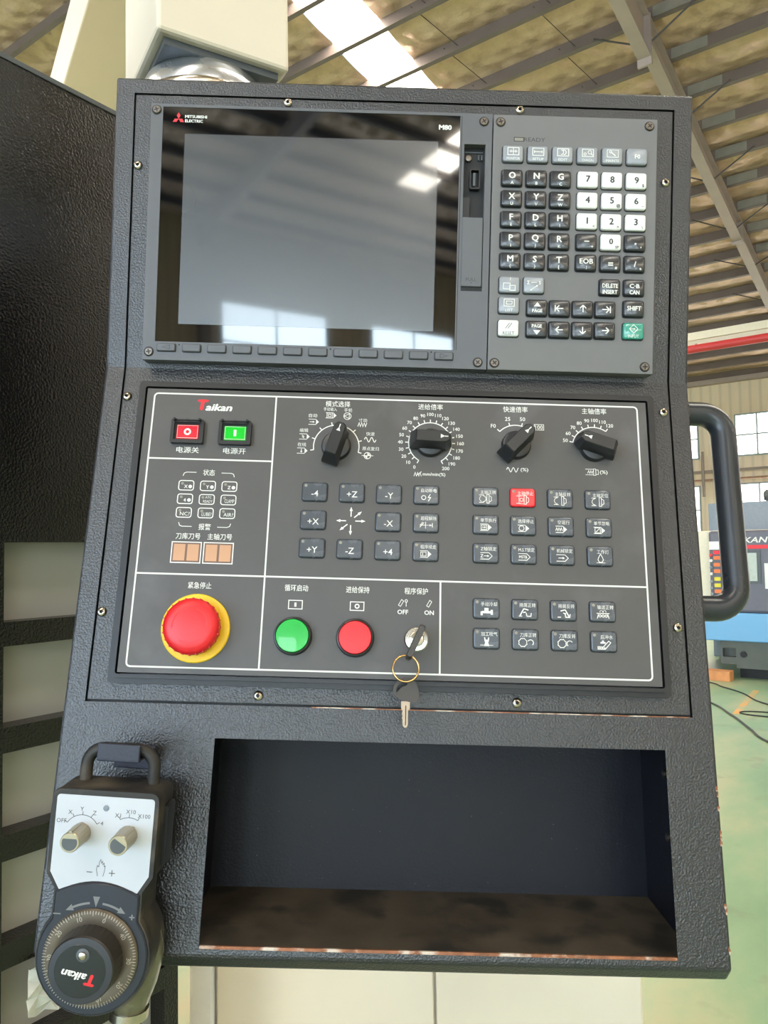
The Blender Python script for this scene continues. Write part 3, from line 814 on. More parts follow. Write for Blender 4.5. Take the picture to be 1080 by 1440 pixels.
# ---- storage tray (horizontal floor, wider inside than its opening)
hb = (0.19552, -0.98066)      # level direction towards the back, in lower-frame (y, z)
def tr(s, v): return (v + hb[0] * s, LN + hb[1] * s)
x0, x1 = -146.0, 225.0
DEP = 100.0
fF, fB = tr(2, -434.0), tr(DEP, -434.0)
tF, tB = tr(2, -288.0), tr(DEP, -278.0)
mb = MB()
def q4(a, b, c, d, mi=0): mb.add([a, b, c, d], [(0, 1, 2, 3)], mi)
q4((x0, *fF), (x1, *fF), (x1, *fB), (x0, *fB), 1)
q4((x0, *fB), (x1, *fB), (x1, *tB), (x0, *tB), 0)
q4((x0, *tB), (x1, *tB), (x1, *tF), (x0, *tF), 0)
q4((x0, *fF), (x0, *fB), (x0, *tB), (x0, *tF), 0)
q4((x1, *fB), (x1, *fF), (x1, *tF), (x1, *tB), 0)
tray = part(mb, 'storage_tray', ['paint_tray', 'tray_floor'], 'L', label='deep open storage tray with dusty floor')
# bolts and blemishes in the tray
bolt = MB().lathe([(3.2, 0), (3.2, 1.6), (2.2, 2.4)], 10).mesh('tray_bolt', 'dull_screw', mm, 40)
for v, s in ((-318, 40), (-366, 40)):
    yv, zn = tr(s, v)
    o = link('tray_bolt', bolt, tray, Tm(x1 - 0.2, yv, zn) @ Matrix.Rotation(R(-90), 4, 'Y'))
    o = link('tray_bolt', bolt, tray, Tm(x0 + 0.2, yv, zn) @ Matrix.Rotation(R(90), 4, 'Y'))
bz = math.atan2(tB[1] - fB[1], tB[0] - fB[0])
def on_back(u, t, out=0.4):
    yv = fB[0] + (tB[0] - fB[0]) * t; zn = fB[1] + (tB[1] - fB[1]) * t
    return Tm(u, yv, zn + out)
rng = random.Random(5)
chip = MB(); pts = [(4.2 * (0.55 + 0.6 * rng.random()) * math.cos(a * PI / 5), 4.2 * (0.4 + 0.5 * rng.random()) * math.sin(a * PI / 5)) for a in range(10)]
chip.prism(pts, 0, 0.3)
link('paint_chip', chip.mesh('paint_chip', 'chip', mm), tray, on_back(-10, 0.80) @ RZ(40))
hole = MB(); hole.lathe([(4.5, 0), (4.5, 0.6), (3.4, 0.8)], 8); hole.box(-1.2, 1.2, -5, 3.5, 0.6, 3)
link('hanging_bracket', hole.mesh('hanging_bracket', 'dull_screw', mm), tray, on_back(-102, 0.93) @ RZ(15))

# ---- button-head screws in the plate
mb = MB().lathe([(3.9, 0), (3.9, 0.5), (3.5, 1.4), (2.6, 2.1), (1.5, 2.3)], 20, cap1=False)
mb.lathe([(1.5, 2.3), (1.45, 0.9)], 6, 1, cap0=False)
cap_screw = mb.mesh('cap_screw', ['steel', 'dark'], mm, 40)
for x, y_ in ((-101.5, 229.8), (99.7, 229.8), (-229, 171), (227.3, 170)):
    put(cap_screw, 'cap_screw', 'U', x, y_, HN - 0.2)
for x, y_ in ((-229, -14.2), (227.3, -14.6), (-229.2, -197), (227.3, -197), (-101.6, -258.2), (98.4, -258.2)):
    put(cap_screw, 'cap_screw', 'L', x, y_, LN - 0.2)

# ---- side handle: bent tube
hz = -30
pts = [(250, -7.5, hz), (266, -7.5, hz)]
for i in range(1, 8):
    a = R(90 * i / 8); pts.append((266 + 20 * math.sin(a), -27.5 + 20 * math.cos(a), hz))
pts += [(286, -27.5, hz), (286, -90, hz), (286, -158.5, hz)]
for i in range(1, 8):
    a = R(90 * i / 8); pts.append((266 + 20 * math.cos(a), -158.5 - 20 * math.sin(a), hz))
pts += [(266, -178.5, hz), (250, -178.5, hz)]
hd = part(MB().tube(pts, 10.6, 20), 'side_handle', 'handle', 'L', smooth=50, label='bent satin black tube handle')
for y_ in (-7.5, -178.5):
    mb = MB().lathe([(13, 0), (13, 2.5), (11, 3.5)], 24)
    link('handle_flange', mb.mesh('handle_flange', 'handle', mm, 40), hd, Tm(250.3, y_, hz) @ Matrix.Rotation(R(90), 4, 'Y'))

# ---- display unit
Z0 = 0.0
mb = MB()
X_ = [-215.0, -205.0, 47.2, 51.0, 69.0, 74.6]
# bezel slab with a window for the glass and a port slot
mb.box(-215, 74.4, 0, 15.6, HN, 0); mb.box(-215, 74.4, 215.6, 218, HN, 0)
mb.box(-215, -204.9, 15.6, 215.6, HN, 0); mb.box(47.2, 51, 15.6, 215.6, HN, 0); mb.box(69, 74.4, 15.6, 215.6, HN, 0)
mb.box(51, 69, 15.6, 66.0, HN, 0); mb.box(51, 69, 191.6, 215.6, HN, 0); mb.box(51, 69, 66, 191.6, HN, -7.5, 1)
disp = part(mb, 'display_unit', ['bezel', 'dark'], label='wide screen unit with grey bezel')
part(MB().box(-204.8, 47.1, 15.7, 215.5, -8, -0.4), 'screen_glass', 'glass', parent=disp, label='glossy black glass')
part(MB().box(-186.0, 28.8, 30.9, 193.0, -0.5, -0.25), 'screen', 'lcd', parent=disp, label='unlit grey screen area')
mb = MB()
# three-lozenge mark
def lozenge(cx, cy, ang, s=3.1):
    c, s_ = math.cos(R(ang)), math.sin(R(ang)); w = s * 0.577
    mb.poly([(cx + a * c - b * s_, cy + a * s_ + b * c) for a, b in ((0, 0), (s, -w), (2 * s, 0), (s, w))], 0)
for a in (90, 210, 330): lozenge(-191.7, 205.6, a, 2.75)
part(mb, 'emblem', 'red_ink', z=-0.2, parent=disp)
mb = MB().text('MITSUBISHI', -176.9, 207.7, w=18.6, h=2.6, bold=0.03).text('ELECTRIC', -178.6, 204.0, w=15.2, h=2.6, bold=0.03)
part(mb, 'lettering', 'white_ink', z=-0.2, parent=disp)
part(MB().text('M80', 34.5, 205.4, w=11, h=4.4, bold=0.04), 'model_lettering', 'white_ink', z=-0.2, parent=disp)
# soft keys
sk = MB().loft([(rrect(15.4, 6.4, 1.2), 0), (rrect(15.4, 6.4, 1.2), 1.6), (rrect(14.2, 5.2, 0.9), 2.3)]).mesh('soft_key', 'bezel', mm, 30)
def sk_arrow(d):
    m_ = MB().loft([(rrect(15.4, 6.4, 1.2), 0), (rrect(15.4, 6.4, 1.2), 1.6), (rrect(14.2, 5.2, 0.9), 2.3)])
    m_.path([(-3.2 * d, 1.5), (3.0 * d, 0), (-3.2 * d, -1.5)], 0.5, 2.4, 1, closed=True)
    return m_.mesh('soft_key', ['bezel', 'dark_ink'], mm, 30)
for i in range(12):
    me = sk_arrow(-1) if i == 0 else sk_arrow(1) if i == 11 else sk
    put(me, 'soft_key', x=-195.0 + 21.21 * i, y=10.4 - 0.045 * i, z=0, parent=disp)
    mb = MB().poly(rrect(16.4, 7.4, 1.4), 0)
    part(mb, 'key_gap', 'dark', x=-195.0 + 21.21 * i, y=10.4 - 0.045 * i, z=0.06, parent=disp)
for i in (0, 6, 10):
    part(MB().lathe([(0.7, 0), (0.7, 0.2)], 10), 'pin_hole', 'dark', x=-184.4 + 21.21 * (i if i else 0), y=13.2, z=0.02, parent=disp)
# cross-head screws
def cross_screw():
    m_ = MB().lathe([(3.5, 0), (3.5, 0.7), (2.9, 1.3)], 20)
    m_.poly([(-2.1, -0.5), (2.1, -0.5), (2.1, 0.5), (-2.1, 0.5)], 1.36, 1); m_.poly([(-0.5, -2.1), (0.5, -2.1), (0.5, 2.1), (-0.5, 2.1)], 1.37, 1)
    m_.ring(0, 0, 3.9, 0.7, 0.1, 1)
    return m_.mesh('cross_screw', ['dull_screw', 'dark'], mm, 40)
csm = cross_screw()
for x, y_, a in ((-210.2, 212.6, 20), (67.2, 211.2, 35), (-209.6, 6.6, 10), (67.0, 5.6, 50)):
    put(csm, 'cross_screw', x=x, y=y_, rot=a, parent=disp)
# port slot: usb socket, label strip, small screw, step
mb = MB().frame(rrect(9.0, 17.5, 1.6, 61, 163.2), rrect(6.8, 15.0, 1.0, 61, 163.2), -7.5, -2.5)
mb.box(59.6, 61.6, 157.5, 168.8, -7, -3.6, 1)
part(mb, 'usb_socket', ['rim', 'dark_grey'], parent=disp, smooth=40)
part(MB().lathe([(2.6, -7.4), (2.6, -4.5), (1.6, -4.2)], 14, cx=55.4, cy=181.8), 'port_screw', 'dull_screw', parent=disp, smooth=40)
part(MB().box(63.6, 64.6, 180.5, 184.8, -7.4, -5).box(66.2, 67.2, 180.5, 184.8, -7.4, -5).box(52.5, 67.5, 187.2, 188.2, -7.4, -6.6), 'port_bracket', 'dark_grey', parent=disp)
part(MB().box(51.2, 57.0, 130.6, 147.5, -7.4, -4.4), 'port_step', 'rim', parent=disp)
cv = MB().loft([(rrect(17.5, 59.0, 0.8, 59.6, 99.2), -6), (rrect(17.5, 59.0, 0.8, 59.6, 99.2), 0.5), (rrect(16.7, 58.2, 0.6, 59.6, 99.2), 1.0)])
cv.text('PULL', 59.6, 75.6, w=9, h=2.8, z=1.06, mi=1, bold=0.0); cv.poly([(58.8, 73.2), (60.4, 73.2), (59.6, 72.3)], 1.06, 1)
part(cv, 'port_cover', ['bezel', 'dark_ink'], parent=disp, smooth=30)
part(MB().box(51, 69, 66.2, 69.4, -6, -0.4), 'cover_gap', 'dark', parent=disp)
part(MB().box(48.3, 48.8, 15.6, 215.6, -1, 0.04), 'bezel_groove', 'dark', parent=disp)

# ---- keyboard unit
kb = part(MB().box(75.4, 215, 0, 218, HN, 0), 'keyboard_unit', 'keypad', bevel=0.0006, label='grey keypad unit with rows of keys')
for x, y_, a in ((81.4, 211.3, 15), (208, 211.6, 40), (81.1, 5.7, 40), (208, 6.0, 0)):
    put(csm, 'cross_screw', x=x, y=y_, rot=a, parent=kb)
part(MB().rect(97.2, 197.0, 8, 3.2, 0.7, 0, 0).text('READY', 110.5, 197.1, w=18, h=3.4, bold=0.0), 'ready_lettering', 'dark_ink', z=0.08, parent=kb)
part(MB().poly([(93.6, 195.7), (100.8, 195.7), (100.8, 198.3), (93.6, 198.3)]), 'ready_lamp', 'led', z=0.06, parent=kb)
KW, KH = 17.2, 13.6
def key_mesh(cap, ink, draw):
    m_ = MB()
    m_.poly(rrect(KW + 1.4, KH + 1.6, 2.2, 0, -0.2), 0.05, 2)
    m_.loft([(rrect(KW, KH, 2.0), 0), (rrect(KW, KH, 2.0), 2.4), (rrect(KW - 1.0, KH - 1.0, 1.8), 3.1), (rrect(KW - 3.0, KH - 3.0, 1.4), 3.5)], 0)
    draw(m_, 3.56)
    return m_.mesh('key', [cap, ink, 'dark'], mm, 28)
def leg(main, sub=None, size=6.4, dy=1.2, subpos=(0, -5.0), ss=2.6):
    def d(m_, z):
        m_.text(main, 0, dy, size=size, z=z, mi=1, bold=0.028)
        if sub: m_.text(sub, subpos[0], subpos[1], size=ss, z=z, mi=1, bold=0.02)
    return d
def arrow_key(dx, dy, stop=False):
    def d(m_, z):
        m_.arrow((-2.8 * dx, -2.8 * dy - 0.4), (3.2 * dx, 3.2 * dy - 0.4), 0.9, 0, 0.01, z, 1)
        t = Vector((3.2 * dx, 3.2 * dy - 0.4)); n_ = Vector((-dy, dx)); b_ = t - Vector((dx, dy)) * 2.6
        m_.line(tuple(b_ + n_ * 2.6), tuple(t), 0.9, z, 1); m_.line(tuple(b_ - n_ * 2.6), tuple(t), 0.9, z, 1)
        if stop:
            e = t + Vector((dx, dy)) * 0.8
            m_.line(tuple(e + n_ * 2.8), tuple(e - n_ * 2.8), 0.9, z, 1)
    return d
def page(up):
    def d(m_, z):
        if up:
            m_.poly([(-3, 0.6), (3, 0.6), (0, 4.4)], z, 1); m_.text('PAGE', 0, -2.8, w=8.6, h=2.9, z=z, mi=1, bold=0.03)
        else:
            m_.poly([(-3, -1.4), (0, -5.2), (3, -1.4)], z, 1); m_.text('PAGE', 0, 2.2, w=8.6, h=2.9, z=z, mi=1, bold=0.03)
    return d
def two(a, b, wa, wb):
    def d(m_, z):
        m_.text(a, 0, 0.9, w=wa, h=3.6, z=z, mi=1, bold=0.03); m_.text(b, 0, -4.4, w=wb, h=3.6, z=z, mi=1, bold=0.03)
    return d
def icon(kind, word=None):
    def d(m_, z):
        if kind != 'none': m_.rect(0, 1.6, 9.4, 6.2, 0.6, z, 1)
        if kind == 'mon': m_.line((0, -1), (0, 4.2), 0.5, z, 1); m_.line((-3.5, 1.6), (3.5, 1.6), 0.5, z, 1); m_.line((-2, 0.4), (-2, 2.8), 0.5, z, 1); m_.line((2, 0.4), (2, 2.8), 0.5, z, 1)
        if kind == 'set': m_.line((-3.2, 1.6), (3.2, 1.6), 0.6, z, 1); m_.line((-3.2, 0.4), (-3.2, 2.8), 0.6, z, 1); m_.line((3.2, 0.4), (3.2, 2.8), 0.6, z, 1)
        if kind == 'edit': m_.arc(0.6, 1.6, 2.0, -40, 180, 0.6, z, 1, 12); m_.arc(-1.6, 1.6, 2.0, 0, 180, 0.6, z, 1, 12)
        if kind == 'diag': m_.ring(1.6, 2.2, 1.5, 0.5, z, 1, 14); m_.line((2.6, 1.2), (4, -0.4), 0.7, z, 1); m_.ring(-2.4, 0.6, 1.0, 0.5, z, 1, 12)
        if kind == 'mnt': m_.line((-1.6, 3.0), (2.4, -0.4), 1.0, z, 1); m_.ring(-1.8, 3.0, 1.0, 0.6, z, 1, 12)
        if word: m_.text(word, 0, -4.6, w=min(11, 1.9 * len(word)), h=2.2, z=z, mi=1, bold=0.0)
    return d
def windows_icon(m_, z):
    m_.text('?', 0.6, 4.6, size=3.6, z=z, mi=1); m_.rect(-2.4, -1.6, 5.6, 5, 0.6, z, 1); m_.rect(2.4, -3.0, 4.6, 4.2, 0.6, z, 1)
def change_icon(m_, z):
    m_.text('Σ', -4.8, 1.8, size=4.0, z=z, mi=1); m_.text('S', 4.8, 1.8, size=4.0, z=z, mi=1)
    m_.line((-2.4, 1.8), (2.4, 1.8), 0.5, z, 1); m_.arrow((0, -2.6), (-3.4, -5.2), 0.6, 1.8, 1.6, z, 1); m_.arrow((0, -2.6), (3.4, -0.2), 0.6, 1.8, 1.6, z, 1)
def list_icon(m_, z):
    m_.rect(0, 1.8, 8.6, 6, 0.6, z, 1); m_.rect(0, 1.8, 4.8, 2.6, 0.5, z, 1); m_.text('LIST', 0, -4.4, w=6.4, h=2.4, z=z, mi=1, bold=0.0)
def reset_icon(m_, z):
    m_.line((-2.6, -0.6), (0.8, 4.2), 0.5, z, 1); m_.line((-0.6, -0.6), (2.8, 4.2), 0.5, z, 1); m_.text('RESET', 0, -4.4, w=9.6, h=2.8, z=z, mi=1, bold=0.0)
def input_icon(m_, z):
    m_.path([(0, 5.2), (3.6, 1.6), (0, -2.0), (-3.6, 1.6)], 0.5, z, 1, closed=True); m_.arrow((-3.8, 1.6), (1.6, 1.6), 0.5, 1.8, 1.6, z, 1); m_.text('INPUT', 0, -4.6, w=9, h=2.6, z=z, mi=1, bold=0.0)
CA = [91.8, 112.4, 132.8]; CBk = [155.9, 176.4, 197.0]
KEYS = []
for i, (k, w_) in enumerate((('mon', 'MONITOR'), ('set', 'SETUP'), ('edit', 'EDIT'), ('diag', 'DIAGN'), ('mnt', 'MAINTE'))):
    KEYS.append((92.2 + 21.0 * i, 183.4 + 0.15 * i, 'key_clear', 'white_ink', icon(k, w_)))
KEYS.append((197.2, 184.1, 'key_clear', 'white_ink', leg('F0', None, 5, -0.4)))
for y_, row in ((163.0, 'OA NB GC'), (145.3, 'XU YV ZW'), (127.6, 'FE DL H!'), (109.9, 'PI QJ RK'), (92.2, 'M( S) T[')):
    for x, s_ in zip(CA, row.split()):
        KEYS.append((x, y_, 'key_black', 'white_ink', leg(s_[0], s_[1], 7.4, 1.5, (0, -4.8), 3.6)))
for y_, row in ((163.2, (('7', ''), ('8', ''), ('9', '$'))), (145.4, (('4', ''), ('5', '@'), ('6', '_'))), (127.6, (('1', '<'), ('2', '>'), ('3', '\\')))):
    for x, (a, b) in zip(CBk, row):
        KEYS.append((x, y_, 'key_white', 'dark_ink', leg(a, b or None, 7.6, 0.2, (5.4, -4.4), 3.4)))
KEYS += [(CBk[0], 110.2, 'key_black', 'white_ink', leg('–', '+', 7.5, 0.0, (4.6, -4.2), 4.4)), (CBk[1], 110.3, 'key_white', 'dark_ink', leg('0', 'SP', 6.8, 0.4, (5.0, -4.4), 3.2)),
         (CBk[2], 110.4, 'key_black', 'white_ink', leg('.', ',', 9, -1.2, (4.6, -4.2), 5)),
         (CBk[0], 92.5, 'key_black', 'white_ink', lambda m_, z: (m_.text('EOB', 0, 0.8, w=11.4, h=4.4, z=z, mi=1, bold=0.02), m_.text(']', 0, -4.6, size=3, z=z, mi=1))),
         (CBk[1], 92.5, 'key_black', 'white_ink', leg('=', '#', 8, -1.0, (4.6, -4.2), 3.4)), (CBk[2], 92.6, 'key_black', 'white_ink', leg('/', '*', 6.5, -0.6, (4.6, -4.6), 4.4)),
         (CA[0], 71.8, 'key_clear', 'white_ink', windows_icon), (CA[1], 72.0, 'key_clear', 'white_ink', change_icon),
         (CBk[1], 72.2, 'key_black', 'white_ink', two('DELETE', 'INSERT', 13.2, 12.6)), (CBk[2], 72.5, 'key_black', 'white_ink', two('C·B', 'CAN', 8.6, 8.4)),
         (CA[0], 54.4, 'key_clear', 'white_ink', list_icon), (115.5, 53.0, 'key_black', 'white_ink', page(True)), (134.6, 53.0, 'key_black', 'white_ink', arrow_key(-1, 0, True)),
         (154.0, 53.1, 'key_black', 'white_ink', arrow_key(0, 1)), (173.0, 53.2, 'key_black', 'white_ink', arrow_key(1, 0, True)),
         (CBk[2], 54.6, 'key_black', 'white_ink', lambda m_, z: m_.text('SHIFT', 0, 0, w=12, h=4.0, z=z, mi=1, bold=0.03)),
         (CA[0], 35.0, 'key_white', 'dark_ink', reset_icon), (115.5, 35.0, 'key_black', 'white_ink', page(False)), (134.6, 35.0, 'key_black', 'white_ink', arrow_key(-1, 0)),
         (154.0, 35.2, 'key_black', 'white_ink', arrow_key(0, -1)), (173.0, 35.4, 'key_black', 'white_ink', arrow_key(1, 0)), (CBk[2], 35.6, 'key_green', 'white_ink', input_icon)]
for x, y_, cap, ink, d in KEYS:
    put(key_mesh(cap, ink, d), 'key', x=x, y=y_, parent=kb)

# ---- operator panel: rubber rim and printed film
mb = MB()
CY_ = -127.3
mb.frame(rrect(433, 248.6, 3, 0, CY_), rrect(423, 238.6, 2.5, 0, CY_), LN - 0.5, -3.5)
mb.frame(rrect(425.4, 241.0, 2.5, 0, CY_), rrect(419.6, 235.2, 2, 0, CY_), LN - 0.5, 1.2)
part(mb, 'panel_rim', 'rim', 'L', smooth=30)
op = part(MB().box(-208.4, 208.4, -243.6, -11.0, LN, 0), 'operator_panel', 'plate', 'L', label='charcoal operator panel printed with white lines')
W = 1.3
mb = MB()
Z = 0.0
# white border lines with softened corners
mb.rect(-0.6, -127.1, 403.0, 223.8, W, Z, r=3)
mb.line((-100.8, -15.4), (-100.8, -238.8), W, Z); mb.line((-202, -72), (-100.8, -72), W, Z); mb.line((-202, -167), (200.8, -167), W, Z); mb.line((37.6, -167), (37.6, -238.8), W, Z)
# headings
for s_, x, y_, w_ in (('模式选择', -49.1, -20.2, 20.5), ('进给倍率', 28.1, -20.4, 20.5), ('快速倍率', 99.0, -20.4, 20.5), ('主轴倍率', 164.8, -20.0, 20.5),
                      ('电源关', -170.6, -64.2, 18.5), ('电源开', -132.3, -64.0, 18.5), ('状态', -151.5, -83.1, 9.6), ('报警', -151.3, -128.4, 9.8),
                      ('刀库刀号', -163.8, -136.3, 19.6), ('主轴刀号', -138.6, -136.2, 19.6), ('紧急停止', -151.2, -175.5, 18.4), ('循环启动', -75.4, -175.4, 18.4),
                      ('进给保持', -27.3, -175.5, 18.4), ('程序保护', 18.6, -175.3, 18.4)):
    mb.text(s_, x, y_, w=w_, h=5.2, z=Z, bold=0.006)
for s_, x in (('OFF', 8.4), ('ON', 28.9)):
    mb.text(s_, x, -191.9, h=3.6, z=Z, bold=0.02)
for x in (6.9, 28.9):      # little page marks above OFF and ON
    mb.path([(x - 2.0, -186.6), (x + 0.4, -182.2), (x + 2.0, -183.4), (x - 0.4, -187.6)], 0.45, Z, closed=True)
mb.ring(10.9, -183.2, 1.0, 0.5, Z, n=12); mb.line((10.9, -184), (10.9, -187.6), 0.5, Z)
# status brackets and boxes
for sx in (-1, 1):
    mb.path([(-151.5 + sx * 10.2, -83.2), (-151.5 + sx * 18, -83.2), (-151.5 + sx * 20, -84), (-151.5 + sx * 20.8, -86.4)], 0.55, Z)
    mb.path([(-151.5 + sx * 10.2, -128.4), (-151.5 + sx * 18, -128.4), (-151.5 + sx * 20, -127.6), (-151.5 + sx * 20.8, -125.2)], 0.55, Z)
for j, (y_, row) in enumerate(((-94.4, 'XYZ'), (-105.7, '4AC'), (-117.0, 'NLI'))):
    for i, x in enumerate((-169.0, -151.5, -134.1)):
        mb.rect(x, y_, 12.0, 8.0, 0.75, Z, r=1.8)
        c = row[i]
        if c in 'XYZ4':
            mb.text(c, x - 0.2, y_ - 0.9, h=2.8, z=Z, bold=0.02); mb.poly([(x + 3.3 + 1.5 * math.cos(a * PI / 6), y_ - 0.9 + 1.5 * math.sin(a * PI / 6)) for a in range(12)], Z)
        elif c == 'A':
            mb.text('ATC', x + 1.2, y_ + 1.7, w=5, h=2.0, z=Z, bold=0.0); mb.text('READY', x + 1.0, y_ - 1.6, w=7.6, h=2.2, z=Z, bold=0.0)
        else:
            mb.text({'C': 'CLAMP', 'N': 'NC?', 'L': 'LUBE?', 'I': 'AIR?'}[c], x + 0.9, y_ - 1.0, w=7.8, h=3.0, z=Z, bold=0.0)
# tool number frames
for x in (-164.3, -138.9):
    mb.rect(x, -149.5, 23.2, 16.6, 0.8, Z)
# dials
def ticks(cx, cy, r, angs, a0, a1, w=0.85, tl=2.8):
    mb.arc(cx, cy, r, a0, a1, w, Z, n=40)
    for a in angs:
        s_, c_ = math.sin(R(a)), math.cos(R(a))
        mb.line((cx + r * s_, cy + r * c_), (cx + (r + tl) * s_, cy + (r + tl) * c_), w, Z)
fa = [-149 + 14.9 * i for i in range(21)]
ticks(28.1, -52.2, 17.8, fa, -149, 149)
for i, a in enumerate(fa):
    rr = 24.6 + (0.6 if i > 9 else 0)
    mb.text(str(10 * i), 28.1 + rr * math.sin(R(a)), -52.2 + rr * math.cos(R(a)), h=3.0, z=Z, bold=0.01)
sa = [-76 + 15.9 * i for i in range(8)]
ticks(163.5, -52.2, 17.9, sa, -76, 35.3)
for i, a in enumerate(sa):
    mb.text(str(50 + 10 * i), 163.5 + 24.2 * math.sin(R(a)), -52.2 + 24.2 * math.cos(R(a)), h=3.1, z=Z, bold=0.01)
ra = [-48, -16, 16, 48]
ticks(99.0, -52.2, 17.8, ra, -48, 48)
for s_, a, rr in (('F0', -48, 25), ('25', -16, 24), ('50', 14, 24)):
    mb.text(s_, 99 + rr * math.sin(R(a)), -52.2 + rr * math.cos(R(a)), h=3.4, z=Z, bold=0.01)
mb.text('100', 118.4, -35.6, w=6.4, h=3.4, z=Z, bold=0.01); mb.rect(118.4, -35.6, 7.8, 4.8, 0.5, Z)
ma = [-100 + 29.14 * i for i in range(8)]
ticks(-49.1, -57.6, 18.7, ma, -100, 104)
for s_, x, y_, w_ in (('在线', -77.4, -56.6, 7), ('编辑', -76.3, -44.2, 7), ('自动', -69.4, -31.0, 7), ('手动输入', -55.4, -25.0, 11), ('手轮', -40.4, -25.4, 6.8),
                      ('寸动', -27.9, -34.0, 7), ('快速', -21.4, -45.8, 7), ('原点复归', -20.8, -58.6, 13.6)):
    mb.text(s_, x, y_, w=w_, h=3.3, z=Z, bold=0.0)
def tagbox(cx, cy, w=8.6, h=4.6):
    mb.path([(cx - w / 2, cy + h / 2), (cx + w / 2 - 2.4, cy + h / 2)], 0.5, Z); mb.path([(cx - w / 2, cy - h / 2), (cx + w / 2 - 2.4, cy - h / 2)], 0.5, Z)
    mb.poly([(cx + w / 2 - 2.4, cy + h / 2), (cx + w / 2 - 2.4, cy - h / 2), (cx + w / 2, cy)], Z)
tagbox(-76.8, -62); mb.arrow((-77.6, -60.4), (-77.6, -63.8), 0.5, 1.8, 1.5, Z)
tagbox(-75.6, -49.7); mb.path([(-77.8, -48.4), (-76, -49.6), (-77.4, -50), (-75.8, -51.2)], 0.45, Z)
tagbox(-68.6, -36.6); mb.arrow((-72, -36.6), (-67.8, -36.6), 0.5, 1.8, 1.6, Z)
tagbox(-54.5, -30.5, 9); mb.rect(-55.6, -30.5, 4.6, 4.2, 0.5, Z); mb.rect(-55.6, -30.5, 2.2, 2.0, 0.5, Z)
mb.ring(-40.9, -30.7, 3.0, 0.5, Z); mb.path([(-43.6, -30.7), (-39.4, -28.6), (-39.4, -32.8)], 0.45, Z, closed=True)
mb.path([(-32 + 1.05 * i, -37.9 + (1.7 if i % 2 else -1.7)) for i in range(8)], 0.6, Z)
wv = [(-26.2 + 0.4 * i, -50.8 + 2.0 * math.sin(i * 0.4 * 2 * PI / 4.8)) for i in range(25)]
mb.path(wv, 0.65, Z)
mb.ring(-23.3, -64.7, 2.7, 0.6, Z); mb.line((-28, -64.7), (-18.4, -64.7), 0.45, Z)
mb.poly([(-23.3, -64.7), (-23.3, -62.0), (-20.6, -64.7)], Z); mb.poly([(-23.3, -64.7), (-23.3, -67.4), (-26.0, -64.7)], Z)
mb.text('mm/min(%)', 31.6, -79.4, w=18.5, h=3.6, z=Z); mb.path([(15.2 + 1.0 * i, -79.4 + (1.6 if i % 2 else -1.6)) for i in range(7)], 0.5, Z); mb.line((17, -80.6), (21.4, -77.0), 0.5, Z)
mb.text('(%)', 105.6, -73.2, w=6.4, h=3.8, z=Z); mb.path([(91.0 + 0.4 * i, -73.2 + 1.9 * math.sin(i * 0.4 * 2 * PI / 4.4)) for i in range(25)], 0.6, Z)
mb.text('(%)', 170.6, -73.4, w=6.4, h=3.8, z=Z); mb.path([(157.4 + 0.9 * i, -73.2 + (1.2 if i % 2 else -1.2)) for i in range(6)], 0.5, Z)
mb.line((155.6, -70.8), (162.4, -70.8), 0.45, Z); mb.line((155.6, -75.6), (162.4, -75.6), 0.45, Z); mb.rect(163.2, -73.2, 1.8, 5.4, 0.45, Z); mb.rect(165.2, -73.2, 2.0, 3.8, 0.45, Z)
# jog direction arrows
for a, b in (((0, 3.5), (0, 11.6)), ((3.6, 0), (11.8, 0)), ((-3.8, 0), (-11.8, 0)), ((0, -3.5), (0, -11.8)), ((2.6, 2.8), (8.6, 8.0)), ((-2.6, -2.8), (-8.8, -8.0))):
    mb.arrow((-34.8 + a[0], -120.1 + a[1]), (-34.8 + b[0], -120.1 + b[1]), 0.9, 2.6, 3.4, Z)
# start / hold symbols
mb.rect(-75.5, -188.5, 10.6, 6.6, 0.7, Z); mb.line((-75.5, -186.9), (-75.5, -190.1), 1.6, Z)
mb.rect(-27.4, -188.4, 10.6, 6.6, 0.7, Z); mb.ring(-27.4, -188.4, 1.5, 0.9, Z, n=16)
# maker's name, white part
mb.text('aikan', -147.9, -26.4, w=22.4, h=6.4, z=Z, bold=0.035, shear=0.22)
part(mb, 'printed_legend', 'white_ink', z=0.12, parent=op)
part(MB().text('T', -161.3, -24.5, w=9.6, h=9.6, bold=0.05, shear=0.12), 'red_initial', 'red_ink', z=0.16, parent=op)
# unlit status lamps
for y_ in (-94.4, -105.7, -117.0):
    for x in (-169.0, -151.5, -134.1):
        part(MB().lathe([(1.15, 0), (1.15, 0.1)], 12), 'status_lamp', 'led', x=x - 3.2, y=y_ + 1.6, z=0.1, parent=op)
for x in (-164.3, -138.9):
    part(MB().poly([(-11.4, -7.7), (11.4, -7.7), (11.4, 7.7), (-11.4, 7.7)]), 'digit_window', 'digit_gap', x=x, y=-149.5, z=0.06, parent=op)
    for dx in (-5.4, 5.4):
        part(MB().box(-4.5, 4.5, -6.6, 6.6, 0, 0.3), 'digit', 'digit', x=x + dx, y=-149.5, z=0.06, parent=op)

